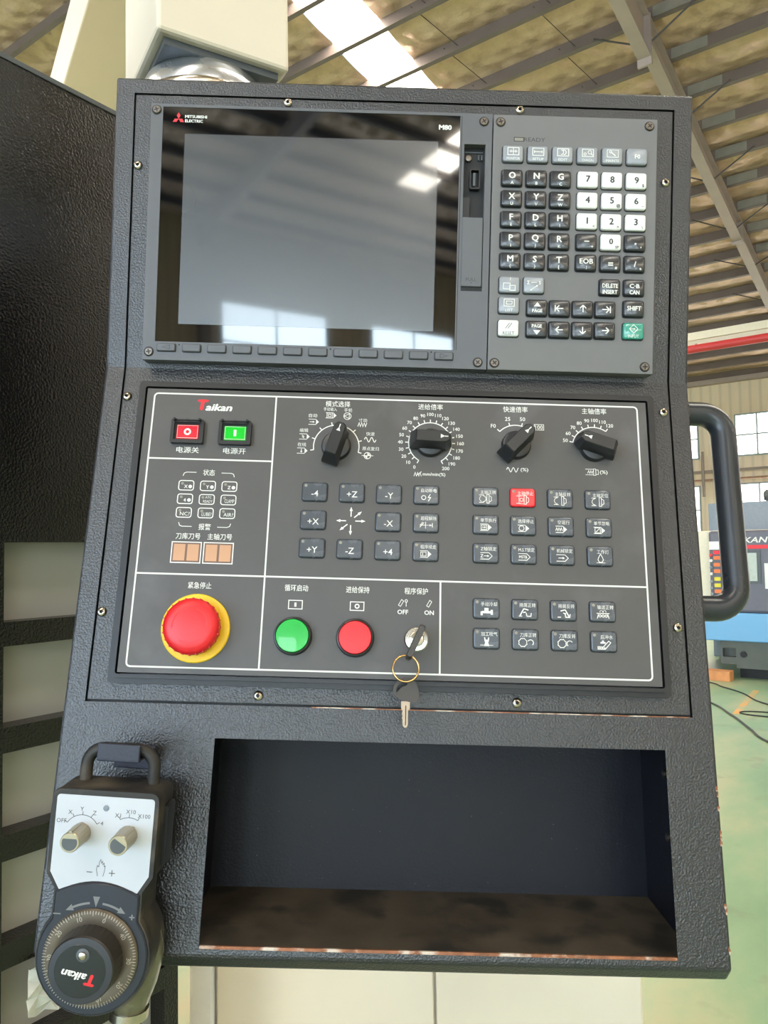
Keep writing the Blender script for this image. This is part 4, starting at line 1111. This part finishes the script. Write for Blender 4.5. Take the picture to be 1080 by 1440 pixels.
# ---- lens keys
LKW, LKH = 20.0, 15.4
def lens_mesh(cap):
    m_ = MB()
    m_.poly(rrect(LKW + 1.3, LKH + 1.3, 2.6), 0.04, 1)
    m_.loft([(rrect(LKW, LKH, 2.2), 0), (rrect(LKW, LKH, 2.2), 1.4), (rrect(LKW - 0.7, LKH - 0.7, 2.0), 2.05), (rrect(LKW - 2.0, LKH - 2.0, 1.7), 2.4)], 0)
    return m_.mesh('lens_key', [cap, 'dark'], mm, 18)
lens_s, lens_r = lens_mesh('key_slate'), lens_mesh('key_red')
led_me = MB().lathe([(1.25, 2.0), (1.25, 2.5), (0.8, 2.65)], 14).mesh('indicator', 'led', mm, 40)
def lens(x, y_, draw, red=False, label=None):
    k = put(lens_r if red else lens_s, 'lens_key', 'L', x, y_, 0.02, label=label)
    link('indicator', led_me, k, Tm(-7.2, 4.9, -0.1))
    m_ = MB(); draw(m_)
    part(m_, 'key_legend', 'white_ink', z=2.5, parent=k)
    return k
for s_, x, y_ in (('-4', -64.7, -97.0), ('+Z', -34.7, -97.0), ('-Y', -4.7, -97.2), ('+X', -64.9, -120.3), ('-X', -4.8, -120.3), ('+Y', -64.7, -143.3), ('-Z', -34.9, -143.4), ('+4', -4.7, -143.4)):
    lens(x, y_, lambda m_, s_=s_: m_.text(s_, 0.2, -1.6, h=5.0, bold=0.004))
def sp_icon(m_, dash):
    m_.line((-5.4, 1.0), (-1.6, 1.0), 0.45); m_.line((-5.4, -5.2), (-1.6, -5.2), 0.45)
    if dash == 2: m_.rect(-1.2, -2.1, 4.0, 6.6, 0.4); m_.ring(-1.2, -2.1, 1.4, 0.45, n=14)
    else: m_.arc(-2.4, -2.1, 2.6, 180 if dash else 0, 360 if dash else 180, 0.5, n=10); m_.arc(-2.4, -2.1, 2.6, 200, 330, 0.4, n=8)
    m_.rect(1.8, -2.1, 1.8, 7.2, 0.45); m_.path([(2.8, 0.6), (4.6, -0.6), (4.6, -3.6), (2.8, -4.8)], 0.45)
def arrow_tag(m_, inner):
    m_.line((-4.6, 0.2), (1.6, 0.2), 0.5); m_.line((-4.6, -5.0), (1.6, -5.0), 0.5); m_.poly([(1.6, 0.2), (1.6, -5.0), (4.6, -2.4)])
    if inner == 'step': m_.rect(-1.6, -2.4, 4.6, 3.4, 0.45); m_.arrow((-3.2, -2.4), (0.2, -2.4), 0.6, 1.8, 1.4)
    if inner == 'stop': m_.ring(-1.6, -2.4, 2.0, 0.5, n=18)
    if inner == 'dry': m_.path([(-4.6 + 0.9 * i, -2.4 + (1.2 if i % 2 else -1.2)) for i in range(7)], 0.5)
    if inner == 'skip': m_.rect(-1.4, -2.4, 4.2, 4.0, 0.45); m_.line((-2.8, -3.8), (0, -1.0), 0.5)
    if inner == 'go': m_.rect(-1.8, -2.4, 4.2, 3.2, 0.45); m_.line((-2.4, -1.4), (-2.4, -3.4), 0.5)
def hex_tag(m_, inner):
    m_.path([(-4.6, 0.2), (2.2, 0.2), (4.8, -2.4), (2.2, -5.0), (-4.6, -5.0)], 0.5)
    if inner == 'z': m_.text('Z', -3.4, -2.4, h=2.6); m_.arrow((-1.8, -2.4), (2.4, -2.4), 0.5, 1.8, 1.4)
    elif inner == 'mst': m_.text('MSTB', -0.8, -2.4, w=6.4, h=2.4)
    else: m_.arrow((-3, -2.4), (2.0, -2.4), 0.6, 2.0, 1.6)
def lamp_icon(m_): m_.path([(-1.2, -0.4), (0, 1.6), (1.2, -0.4), (2.2, -3.0), (1.0, -5), (-1.0, -5), (-2.2, -3.0)], 0.5, closed=True); m_.line((-3.4, -5.4), (3.6, -5.4), 0.4)
def tap_icon(m_): m_.poly([(-3.6, -3.8), (-3.6, -2), (4.6, -2), (4.6, -3.8)]); m_.poly([(3.2, -4.8), (5.0, -4.8), (5.0, -1), (3.2, -1)]); m_.poly([(-1.6, -2), (-1.6, 0.4), (1.6, 0.4), (1.6, -2)]); m_.poly([(-4.6, -5.4), (-4.6, -2.4), (-3, -2.4), (-3, -5.4)])
def chip_icon(m_, d): m_.line((-4 * d, -4.8), (-1 * d, 0.6), 0.9); m_.line((-1 * d, 0.6), (2.6 * d, -0.4), 0.9); m_.line((-1.6 * d, -2.4), (0.6 * d, -2.0), 0.8); m_.path([(0.8, -2.6), (1.4, -5.2), (4.4, -5.2), (4.8, -2.6)], 0.7); m_.line((-5, -5.2), (-2.4, -5.2), 0.6)
def conv_icon(m_): m_.line((-5, -1.4), (5, -1.4), 0.6); [m_.ring(x, -3.4, 0.9, 0.5, n=10) for x in (-2.4, 0, 2.4)]; m_.line((-4.6, -5.4), (-3.6, -2), 0.6); m_.line((4.6, -5.4), (3.6, -2), 0.6); m_.text('∩∩', 0, 0.2, w=5, h=1.6)
def blow_icon(m_): m_.poly([(-2, 0.8), (-1.2, 0.8), (-0.8, -1), (0.8, -1), (1.2, 0.8), (2, 0.8), (1.6, -2.6), (-1.6, -2.6)]); m_.poly([(-1, -2.6), (1, -2.6), (2, -5.8), (-2, -5.8)]); m_.line((-5, -5.2), (5, -5.2), 0.4)
def mag_icon(m_, d): m_.path([((2.9 + 0.55 * (i % 2)) * math.cos(i * PI / 8) - 2.2, (2.9 + 0.55 * (i % 2)) * math.sin(i * PI / 8) - 2.4) for i in range(16)], 0.5, closed=True); m_.arc(3.8, -2.4, 2.2, -60 if d > 0 else -140, 140 if d > 0 else 60, 0.6, n=12)
def wash_icon(m_): m_.path([(-5, -4), (-1, -4.2), (3.4, 0.4), (5, -0.8), (0.6, -5.8), (-5, -5.8)], 0.6, closed=True); m_.poly([(-3, -1.6), (-3, -0.4), (1, -0.4), (1, -1.6)]); m_.poly([(-1.8, -0.4), (-1.8, 0.8), (-0.2, 0.8), (-0.2, -0.4)]); [m_.ring(-3.6 + 1.8 * i, -5, 0.5, 0.4, n=8) for i in range(3)]
def off_icon(m_): m_.ring(-2.2, -2.6, 1.7, 0.6, n=16); m_.path([(3.2, 0.4), (1.4, -2.4), (3.4, -2.4), (1.6, -5.4)], 0.6)
def limit_icon(m_): m_.line((-0.4, 0.6), (-0.4, -5), 0.5); m_.line((-4.6, -2.2), (4.6, -2.2), 0.5); m_.arrow((0, -2.2), (4.4, -2.2), 0.5, 2, 1.6); m_.line((5, -0.4), (5, -4), 0.6); m_.line((-5, -4), (-1.6, 0), 0.5); m_.line((-5, -2.6), (-2.6, 0.4), 0.5)
GX = (73.4, 103.5, 133.8, 164.3)
G = [(-97.0, (('主轴正转', lambda m_: sp_icon(m_, 0)), ('主轴停止', lambda m_: sp_icon(m_, 2)), ('主轴反转', lambda m_: sp_icon(m_, 1)), ('主轴定位', lambda m_: sp_icon(m_, 1)))),
     (-120.3, (('单节执行', lambda m_: arrow_tag(m_, 'step')), ('选择停止', lambda m_: arrow_tag(m_, 'stop')), ('空运行', lambda m_: arrow_tag(m_, 'dry')), ('单节忽略', lambda m_: arrow_tag(m_, 'skip')))),
     (-143.6, (('Z轴锁定', lambda m_: hex_tag(m_, 'z')), ('M.S.T锁定', lambda m_: hex_tag(m_, 'mst')), ('机械锁定', lambda m_: hex_tag(m_, 'm')), ('工作灯', lamp_icon))),
     (-187.6, (('手动冷却', tap_icon), ('排屑正转', lambda m_: chip_icon(m_, 1)), ('排屑反转', lambda m_: chip_icon(m_, -1)), ('输送正转', conv_icon))),
     (-210.7, (('加工吹气', blow_icon), ('刀库正转', lambda m_: mag_icon(m_, 1)), ('刀库反转', lambda m_: mag_icon(m_, -1)), ('后冲水', wash_icon)))]
def word_icon(s_, ic):
    def d(m_):
        n_ = len(s_)
        m_.text(s_, 2.0, 3.4, w=(12.6 if n_ >= 4 else 9.6), h=3.3, bold=0.0); ic(m_)
    return d
for y_, row in G:
    for x, (s_, ic) in zip(GX, row):
        lens(x, y_, word_icon(s_, ic), red=(s_ == '主轴停止'), label='red key' if s_ == '主轴停止' else None)
for y_, s_, ic in ((-97.0, '自动断电', off_icon), (-120.2, '超程解除', limit_icon), (-143.5, '程序续走', lambda m_: arrow_tag(m_, 'go'))):
    lens(25.5, y_, word_icon(s_, ic))

# ---- rotary knobs
def knob(x, y_, ang):
    k = part(MB().lathe([(12.2, 0), (12.2, 2.2), (11.2, 5.0), (9.5, 5.6)], 36), 'rotary_knob', 'knob', 'L', x, y_, 0.02, smooth=40)
    m_ = MB()
    def sh(w, ya, yb, nose): return [(-w / 2, ya), (w / 2, ya), (w / 2, yb - nose), (w / 2 * 0.5, yb), (-w / 2 * 0.5, yb), (-w / 2, yb - nose)]
    m_.loft([(sh(13.4, -17.0, 17.4, 5.0), 3.0), (sh(13.0, -16.4, 17.2, 5.0), 8.0), (sh(9.8, -12.6, 15.2, 3.5), 18.6), (sh(8.6, -11.8, 14.4, 3.0), 19.4)])
    link('grip', m_.mesh('grip', 'knob', mm, 25), k, RZ(-ang))
    p = MB().poly([(-1.7, 7.2), (1.7, 7.2), (0, 10.6)], 19.5).line((0, 10.4), (0, 13.2), 0.8, 19.5)
    link('pointer_mark', p.mesh('pointer_mark', 'white_ink', mm), k, RZ(-ang))
knob(-49.1, -57.6, 17); knob(28.1, -52.4, 92); knob(99.0, -52.2, 44); knob(163.5, -52.2, -72)

# ---- power buttons with flip-up covers
def power(x, y_, cap, green):
    b_ = part(MB().frame(rrect(26.6, 20.4, 1.2), rrect(21.4, 15.0, 0.8), 0, 4.6).frame(rrect(21.6, 15.2, 0.8), rrect(18.6, 12.8, 0.6), 0, 2.4), 'power_button', 'button_black', 'L', x, y_, 0, smooth=30)
    part(MB().loft([(rrect(18.4, 12.6, 0.6), 0), (rrect(18.4, 12.6, 0.6), 1.8), (rrect(17.4, 11.6, 0.5), 2.4)]), 'lens', cap, parent=b_)
    m_ = MB().rect(0, 0, 16.6, 10.8, 0.3)
    if green: m_.poly(rrect(2.2, 5.6, 0.8))
    else: m_.ring(0, 0, 2.2, 1.5, n=20)
    part(m_, 'symbol', 'white_ink' if not green else 'white_ink', z=2.5, parent=b_)
    h_ = MB().box(-11, -9.4, 8.2, 10.0, 4, 8.2).box(9.4, 11, 8.2, 10.0, 4, 8.2).box(-9.4, 9.4, 8.8, 9.6, 4.6, 5.4).box(-0.8, 0.8, 8.6, 9.8, 4, 6.4)
    part(h_, 'cover_hinge', 'dark', parent=b_)
power(-171.5, -49.3, 'red_lens', False); power(-132.5, -49.3, 'green_lens', True)

# ---- emergency stop
es = part(MB().lathe([(26.5, 0), (26.5, 2.0), (25.8, 2.6)], 56), 'emergency_stop', 'yellow', 'L', -151.3, -209.0, 0.02, smooth=40, label='red mushroom stop button on a yellow disc')
mb = MB().lathe([(13, 0), (13, 8.5), (20.2, 9.2), (21.2, 10.6), (21.2, 16.5), (20.6, 18.8), (18.6, 20.6), (15.5, 21.6), (8, 22.2), (0.1, 22.4)], 56)
part(mb, 'mushroom_head', 'red', parent=es, smooth=50)
m_ = MB()
for a0 in (20, 140, 260):
    m_.arc(0, 0, 13.2, a0, a0 + 70, 0.7, 0, n=16)
    ax, ay = 13.2 * math.sin(R(a0 + 76)), 13.2 * math.cos(R(a0 + 76))
    m_.arc(0, 0, 12.4, a0 + 60, a0 + 72, 0.6, 0, n=4)
part(m_, 'twist_arrows', 'red_ink', z=22.15, parent=es)
for i in range(24):
    a = R(15 * i)
    part(MB().box(-0.5, 0.5, 20.6, 21.7, 11, 17.5), 'grip_rib', 'red', rot=15 * i, parent=es)

# ---- start and hold buttons
def pushb(x, cap):
    b_ = part(MB().lathe([(14.8, 0), (14.8, 3.0), (14.0, 6.0), (13.0, 6.4), (12.9, 4.0)], 44, cap1=False), 'push_button', 'button_black', 'L', x, -213.0, 0.02, smooth=40)
    part(MB().lathe([(12.7, 0), (12.7, 6.2), (12.2, 6.9), (8, 7.1), (0.1, 7.2)], 44), 'button_cap', cap, parent=b_, smooth=40)
pushb(-76.0, 'green'); pushb(-28.0, 'red')

# ---- key switch
ks = part(MB().lathe([(9.4, 0), (9.4, 2.6), (8.6, 3.4), (5.6, 3.5)], 40), 'key_switch', 'chrome', 'L', 19.2, -212.8, 0.02, smooth=40, label='round chrome key switch')
part(MB().lathe([(5.4, 0), (5.4, 3.9), (5.0, 4.1)], 32), 'lock_core', 'chrome', parent=ks, smooth=40)
part(MB().ring(0, 0, 5.5, 0.4, n=28), 'core_gap', 'dark', z=3.62, parent=ks)

# ---- plinth hook for the hand pendant
PD = T(-0.189, -0.3213491, 0.1231646) @ Matrix.Rotation(-math.asin(0.0575979), 4, 'X') @ RZ(-2.1)
PW = UW @ PD
mb = MB()
mb.box(-14.5, 15, 18.8, 21.2, -62, -15, 0)           # shelf under the bar
mb.box(-14.5, 15, 19.2, 31.0, -18.0, -15.0, 0)       # upturned lip in front of the bar
mb.box(-14.5, 15, 5, 22.0, -58, -54, 0)              # back plate
hk = mb.build('pendant_hook', 'hook', console, PD, scale=mm, bevel=0.0008, label='blue black bent hook')

# ================================================================== KEYS HANGING FROM THE SWITCH
LWm = UW @ LF
def lpart(mb, name, mats, mtx, parent=None, **k): return mb.build(name, mats, parent, mtx, scale=mm, **k)
ang = -23.8
key1 = empty('switch_key', LWm @ Tm(19.2, -212.8, 4.0)); tag(key1, 'dark key standing in the chrome switch, seen edge on', 'key')
RK = RZ(ang)
hd_ = MB().loft([(rrect(4.6, 26, 1.6, 0, -4.5), 6), (rrect(4.8, 27, 1.8, 0, -4.5), 9), (rrect(4.8, 27, 1.8, 0, -4.5), 26), (rrect(3.8, 24, 1.4, 0, -4.5), 30)])
lpart(hd_, 'key_bow', 'key_head', RK, key1, smooth=40)
lpart(MB().box(-1.1, 1.1, -3.6, 3.6, 0.0, 6.4), 'key_blade', 'key_blade', RK, key1)
rg = MB()
pts = [(9.6 * math.cos(2 * PI * i / 40), 9.6 * math.sin(2 * PI * i / 40), 0) for i in range(41)]
rg.tube(pts, 0.75, 8, caps=False)
rg.tube([(p[0], p[1], p[2] + 1.2) for p in pts], 0.7, 8, caps=False)
ringo = lpart(rg, 'key_ring', 'brass', LWm @ Tm(10.7, -236.2, 22.0) @ Matrix.Rotation(R(-4), 4, 'X'), smooth=60)
tag(ringo, 'gold split ring hanging from the switch key', 'key ring')
key2 = empty('spare_key', LWm @ Tm(11.2, -250.6, 17.0)); tag(key2, 'black headed spare key hanging from the gold ring', 'key')
ol = [(-9.8, -3.2), (-9.0, 1.6), (-6.2, 5.8), (-1.5, 8.2), (3.0, 8.2), (7.0, 5.0), (9.4, -0.5), (9.6, -6.0), (8.2, -9.4), (3.8, -9.8), (-2.0, -8.2), (-7.6, -5.8)]
il = [(-7.4, -2.8), (-6.9, 0.4), (-5.0, 3.4), (-1.8, 5.2), (0.2, 5.2), (0.9, 4.2), (0.9, 3.0), (0.2, 2.2), (-2.2, 1.4), (-4.2, 0.0), (-5.4, -1.6), (-6.2, -2.8)]
hd_ = MB().frame(ol, il, -2.2, 2.2)
lpart(hd_, 'key_bow', 'key_head', Matrix.Identity(4), key2, smooth=40)
bl = MB().prism([(-3.2, -9.0), (3.2, -9.0), (3.2, -14.5), (1.9, -15.2), (1.9, -25.6), (0.9, -27.6), (-0.7, -27.6), (-1.9, -26.0), (-1.9, -22), (-2.4, -21), (-1.9, -19.6), (-2.5, -18), (-2.0, -15.5), (-3.2, -14.5)], -0.9, 0.9)
bl.line((0.2, -12), (0.2, -26), 0.7, 0.95, 1)
lpart(bl, 'key_blade', ['key_blade', 'dark'], Matrix.Identity(4), key2)

# ================================================================== HAND PENDANT (hangs on the hook)
pd = empty('hand_pendant', PW); tag(pd, 'dusty black handwheel pendant with white face hanging on the console hook', 'hand pendant')
def pp(mb, name, mats, x=0, y=0, z=0, parent=None, rot=0, **k):
    return mb.build(name, mats, parent or pd, Tm(x, y, z) @ RZ(rot), scale=mm, **k)
def outline(o_):
    """body outline grown by o_ mm: squarish top, neck, round lower end"""
    pts = [(-34.6 - o_, -2.0), (-34.6 - o_, -50.5 - o_ * 0.3), (-28.4 - o_, -60.5), (-28.6 - o_, -77)]
    c = (0.2, -102.5); rr = 37.0 + o_
    a_s = math.degrees(math.atan2(-79 - c[1], -29 - c[0]))
    a0 = a_s if a_s > 0 else a_s + 360
    for i in range(25):
        a = R(a0 + (540 - 2 * a0) * i / 24)
        pts.append((c[0] + rr * math.cos(a), c[1] + rr * math.sin(a)))
    pts += [(28.8 + o_, -77), (28.6 + o_, -60.5), (34.8 + o_, -50.5 - o_ * 0.3), (34.8 + o_, -2.0)]
    for i in range(1, 6):
        a = R(90 * i / 5); pts.append((29.8 + (5 + o_) * math.cos(a), -2.0 + (5 + o_) * math.sin(a)))
    for i in range(0, 5):
        a = R(90 + 90 * i / 5); pts.append((-29.6 + (5 + o_) * math.cos(a), -2.0 + (5 + o_) * math.sin(a)))
    return pts
mb = MB().loft([(outline(-3), -38), (outline(0.6), -35), (outline(1.2), -30), (outline(0.8), -8), (outline(1.2), -1.5), (outline(0.6), 0.4)])
pp(mb, 'body', 'pend_body', smooth=38)
# lower ring of smoother blue black plastic
c = (0.2, -102.5)
def ringpts(r): 
    pts = []
    for i in range(36):
        pts.append((c[0] + r * math.cos(2 * PI * i / 36), c[1] + r * math.sin(2 * PI * i / 36)))
    return pts
def shield(o_):
    pts = [(-27.6 - o_, -62.0 + o_), (-27.8 - o_, -78)]
    rr = 36.4 + o_
    a0 = math.degrees(math.atan2(-80 - c[1], -28.2 - c[0])) % 360
    for i in range(29):
        a = R(a0 + (540 - 2 * a0) * i / 28); pts.append((c[0] + rr * math.cos(a), c[1] + rr * math.sin(a)))
    pts += [(28.0 + o_, -78), (27.8 + o_, -62.0 + o_)]
    for i in range(1, 10):
        x = 27.8 - 55.4 * i / 10; pts.append((x, -62 + o_ + 6.6 * (1 - ((x - 0.1) / 27.8) ** 2)))
    return pts
sh_ = pp(MB().loft([(shield(0), -6), (shield(0), 1.4), (shield(-0.9), 2.2)]), 'wheel_surround', 'pend_ring', smooth=38, label='smooth blue black wheel surround')
m_ = MB()
m_.text('–', -25.0, -76.0, w=5, h=0.8, bold=0.02); m_.text('+', 24.4, -75.6, size=7, bold=0.02)
for sx in (-1, 1):
    m_.arc(0.2, -102.5, 34.6, sx * 7, sx * 26, 1.4, 0, n=10)
    a = R(sx * 26); p = Vector((0.2 + 34.6 * math.sin(a), -102.5 + 34.6 * math.cos(a))); d = Vector((math.cos(a), -math.sin(a))) * sx; n_ = Vector((-d.y, d.x))
    m_.poly([tuple(p + n_ * 2.2), tuple(p - n_ * 2.2), tuple(p + d * 5)])
m_.poly([(-2.2, -63.8), (2.4, -63.8), (0.1, -70.6)])
pp(m_, 'direction_marks', 'grey_ink', z=2.3, parent=sh_)
# white face plate
pl = [(-32.6, -2.2), (-32.6, -50.0), (-26.2, -60.6)]
for i in range(0, 13):
    x = -25.4 + 50.8 * i / 12; pl.append((x, -61.4 + 6.8 * (1 - (x / 25.4) ** 2)))
pl += [(26.2, -60.6), (32.6, -50.0), (32.6, -2.2)]
for i in range(1, 5): a = R(90 * i / 4); pl.append((30.4 + 2.2 * math.cos(a), -2.2 + 2.2 * math.sin(a)))
for i in range(0, 4): a = R(90 + 90 * i / 4); pl.append((-30.4 + 2.2 * math.cos(a), -2.2 + 2.2 * math.sin(a)))
fc = pp(MB().prism(pl, -0.5, 0.7), 'face_plate', 'pend_face', label='white printed face plate')
m_ = MB()
for s_, x, y_ in (('OFF', -28.4, -17.0), ('X', -23.0, -11.2), ('Y', -15.4, -8.8), ('Z', -6.8, -11.0), ('4', -1.4, -17.4), ('X1', 8.8, -11.6), ('X10', 17.2, -8.8), ('X100', 26.2, -11.2)):
    m_.text(s_, x, y_, h=2.7, bold=0.0)
m_.arc(-14.6, -24.2, 11.6, -58, 58, 0.4, 0, n=20)
for a in (-58, -29, 0, 29, 58): m_.line((-14.6 + 11.6 * math.sin(R(a)), -24.2 + 11.6 * math.cos(R(a))), (-14.6 + 13.8 * math.sin(R(a)), -24.2 + 13.8 * math.cos(R(a))), 0.4)
m_.arc(16.4, -24.2, 11.6, -30, 30, 0.4, 0, n=14)
for a in (-30, 0, 30): m_.line((16.4 + 11.6 * math.sin(R(a)), -24.2 + 11.6 * math.cos(R(a))), (16.4 + 13.8 * math.sin(R(a)), -24.2 + 13.8 * math.cos(R(a))), 0.4)
pp(m_, 'dial_print', 'dark_ink', z=0.8, parent=fc); m_ = MB()
m_.line((-8.6, -49), (-4.8, -49), 0.5); m_.line((6.2, -49), (10.2, -49), 0.5); m_.line((8.2, -47), (8.2, -51), 0.5)
m_.path([(-1.2, -51.4), (-2.2, -47), (-1.8, -44.6), (-0.8, -45.4), (-0.6, -42.2), (0.2, -40.6), (0.7, -43), (1.4, -41.6), (1.8, -43.8), (2.5, -42.8), (2.7, -45), (3.4, -44.6), (3.2, -48), (2.4, -51.4)], 0.35)
pp(m_, 'hand_symbol', 'dark_ink', z=0.8, parent=fc)
pp(MB().lathe([(2.0, 0.7), (2.0, 1.0), (1.4, 1.4)], 16), 'pilot_lamp', 'mc_grey', x=0.6, y=-7.4, parent=fc, smooth=40)
for x, a in ((-14.6, 0), (16.4, -32)):
    prof = []
    n_ = 40
    def rib(r, amp_): return [((r + (amp_ if i % 2 else 0)) * math.cos(2 * PI * i / n_), (r + (amp_ if i % 2 else 0)) * math.sin(2 * PI * i / n_)) for i in range(n_)]
    kb_ = pp(MB().loft([(rib(6.4, 0), 0.7), (rib(6.4, 0.35), 1.5), (rib(6.0, 0.35), 16.5), (rib(6.3, 0), 17.2), (rib(6.3, 0), 19.8), (rib(5.9, 0), 20.4)]), 'selector_knob', 'pend_knob', x=x, y=-24.2, rot=a, smooth=25)
    pp(MB().poly([(5.0 * math.cos(R(t)), 5.0 * math.sin(R(t))) for t in range(-210, 31, 15)], 0), 'knob_inlay', 'dark_grey', z=20.5, parent=kb_)
    pp(MB().box(-0.9, 0.9, 5.4, 7.0, 1, 20), 'pointer_rib', 'pend_knob', parent=kb_)
# handwheel
hw = pp(MB().lathe([(31.0, 1.8), (31.0, 3.4), (29.6, 5.0), (23.5, 5.6), (22.5, 5.2)], 60), 'dial_ring', 'wheel', x=-0.1, y=-102.0, smooth=35, label='bronze graduated dial')
m_ = MB()
def dial_r(r, z): return z
for i in range(100):
    a = 3.6 * i; l = 2.2 if i % 5 else 3.2
    s_, c_ = math.sin(R(a)), math.cos(R(a))
    m_.line((30.6 * s_, 30.6 * c_), ((30.6 - l) * s_, (30.6 - l) * c_), 0.35)
for a, s_ in ((-55, '20'), (-19, '10'), (17, '0'), (53, '40'), (89, '30'), (125, '20'), (161, '10'), (-91, '30')):
    m_.text(s_, 25.8 * math.sin(R(a)), 25.8 * math.cos(R(a)), h=3.0, rot=-a, bold=0.0)
pp(m_, 'graduations', 'pale_ink', z=5.75, parent=hw)
def rib2(r, amp_, n_=72): return [((r + (amp_ if i % 2 else 0)) * math.cos(2 * PI * i / n_), (r + (amp_ if i % 2 else 0)) * math.sin(2 * PI * i / n_)) for i in range(n_)]
wg = pp(MB().loft([(rib2(21.6, 0.4), 5), (rib2(20.9, 0.4), 18), (rib2(21.0, 0), 19.0), (rib2(20.2, 0), 20.2), (rib2(16, 0), 20.4)]), 'handwheel', 'wheel_grip', x=-0.1, y=-102.0, smooth=25)
pp(MB().lathe([(20.4, 19.6), (20.2, 20.4), (16.6, 20.8)], 56), 'wheel_cap', 'wheel_cap', parent=wg, smooth=40)
pp(MB().lathe([(16.4, 20.7), (16.0, 20.95)], 56), 'badge', 'badge', parent=wg)
sc_ = pp(MB().lathe([(4.2, 20.6), (4.2, 21.4), (3.4, 21.8)], 24), 'wheel_nut', 'dark_grey', x=1.0, y=10.0, parent=wg, smooth=40)
pp(MB().lathe([(2.5, 21.4), (2.4, 22.8), (1.6, 23.2)], 16), 'wheel_screw', 'steel', x=1.0, y=10.0, parent=wg, smooth=40)
pp(MB().text('aikan', 0.0, 0, w=16.4, h=5.0, bold=0.03, shear=0.22), 'badge_lettering', 'white_ink', x=-3.6, y=-2.4, z=21.0, rot=171, parent=wg)
pp(MB().text('T', 0, 0, w=7.0, h=7.2, bold=0.05, shear=0.15), 'red_initial', 'red_ink', x=6.6, y=-4.9, z=21.0, rot=171, parent=wg)
# carrying handle on top
zz = -24.0
pts = [(-23.6, -2, zz), (-23.6, 14, zz)]
for i in range(1, 7): a = R(90 * i / 6); pts.append((-23.6 + 12 * (1 - math.cos(a)), 14 + 12 * math.sin(a), zz))
pts += [(11.8, 26, zz)]
for i in range(1, 7): a = R(90 * i / 6); pts.append((11.8 + 12 * math.sin(a), 26 - 12 * (1 - math.cos(a)), zz))
pts += [(23.8, -2, zz)]
pp(MB().tube(pts, 4.3, 12), 'carrying_handle', 'pend_body', smooth=50)
# side enabling switch, cable outlet, clamp and cable
pp(MB().loft([(rrect(3.4, 40, 1.5, 36.6, -28), -32), (rrect(4.4, 42, 1.8, 36.8, -28), -26), (rrect(3.4, 40, 1.5, 36.6, -28), -14)]), 'side_switch', 'button_black', smooth=35)
bt = MB()
pts = [(20, -98, -26), (22.5, -112, -27), (21.5, -128, -27), (20.5, -142, -27), (20, -150, -27)]
bt.tube(pts, [18, 18, 16, 12.5, 11], 16)
pp(bt, 'cable_boot', 'smoke', smooth=50)
pp(MB().tube([(20, -147.5, -27), (20, -153.5, -27)], 13.2, 20), 'hose_clamp', 'steel', smooth=50)
pts = smooth_pts([(20, -150, -27), (19.5, -180, -26), (16, -240, -30), (8, -330, -50), (10, -460, -70)])
pp(MB().tube(pts, 9.5, 14), 'pendant_cable', 'cable', smooth=60)
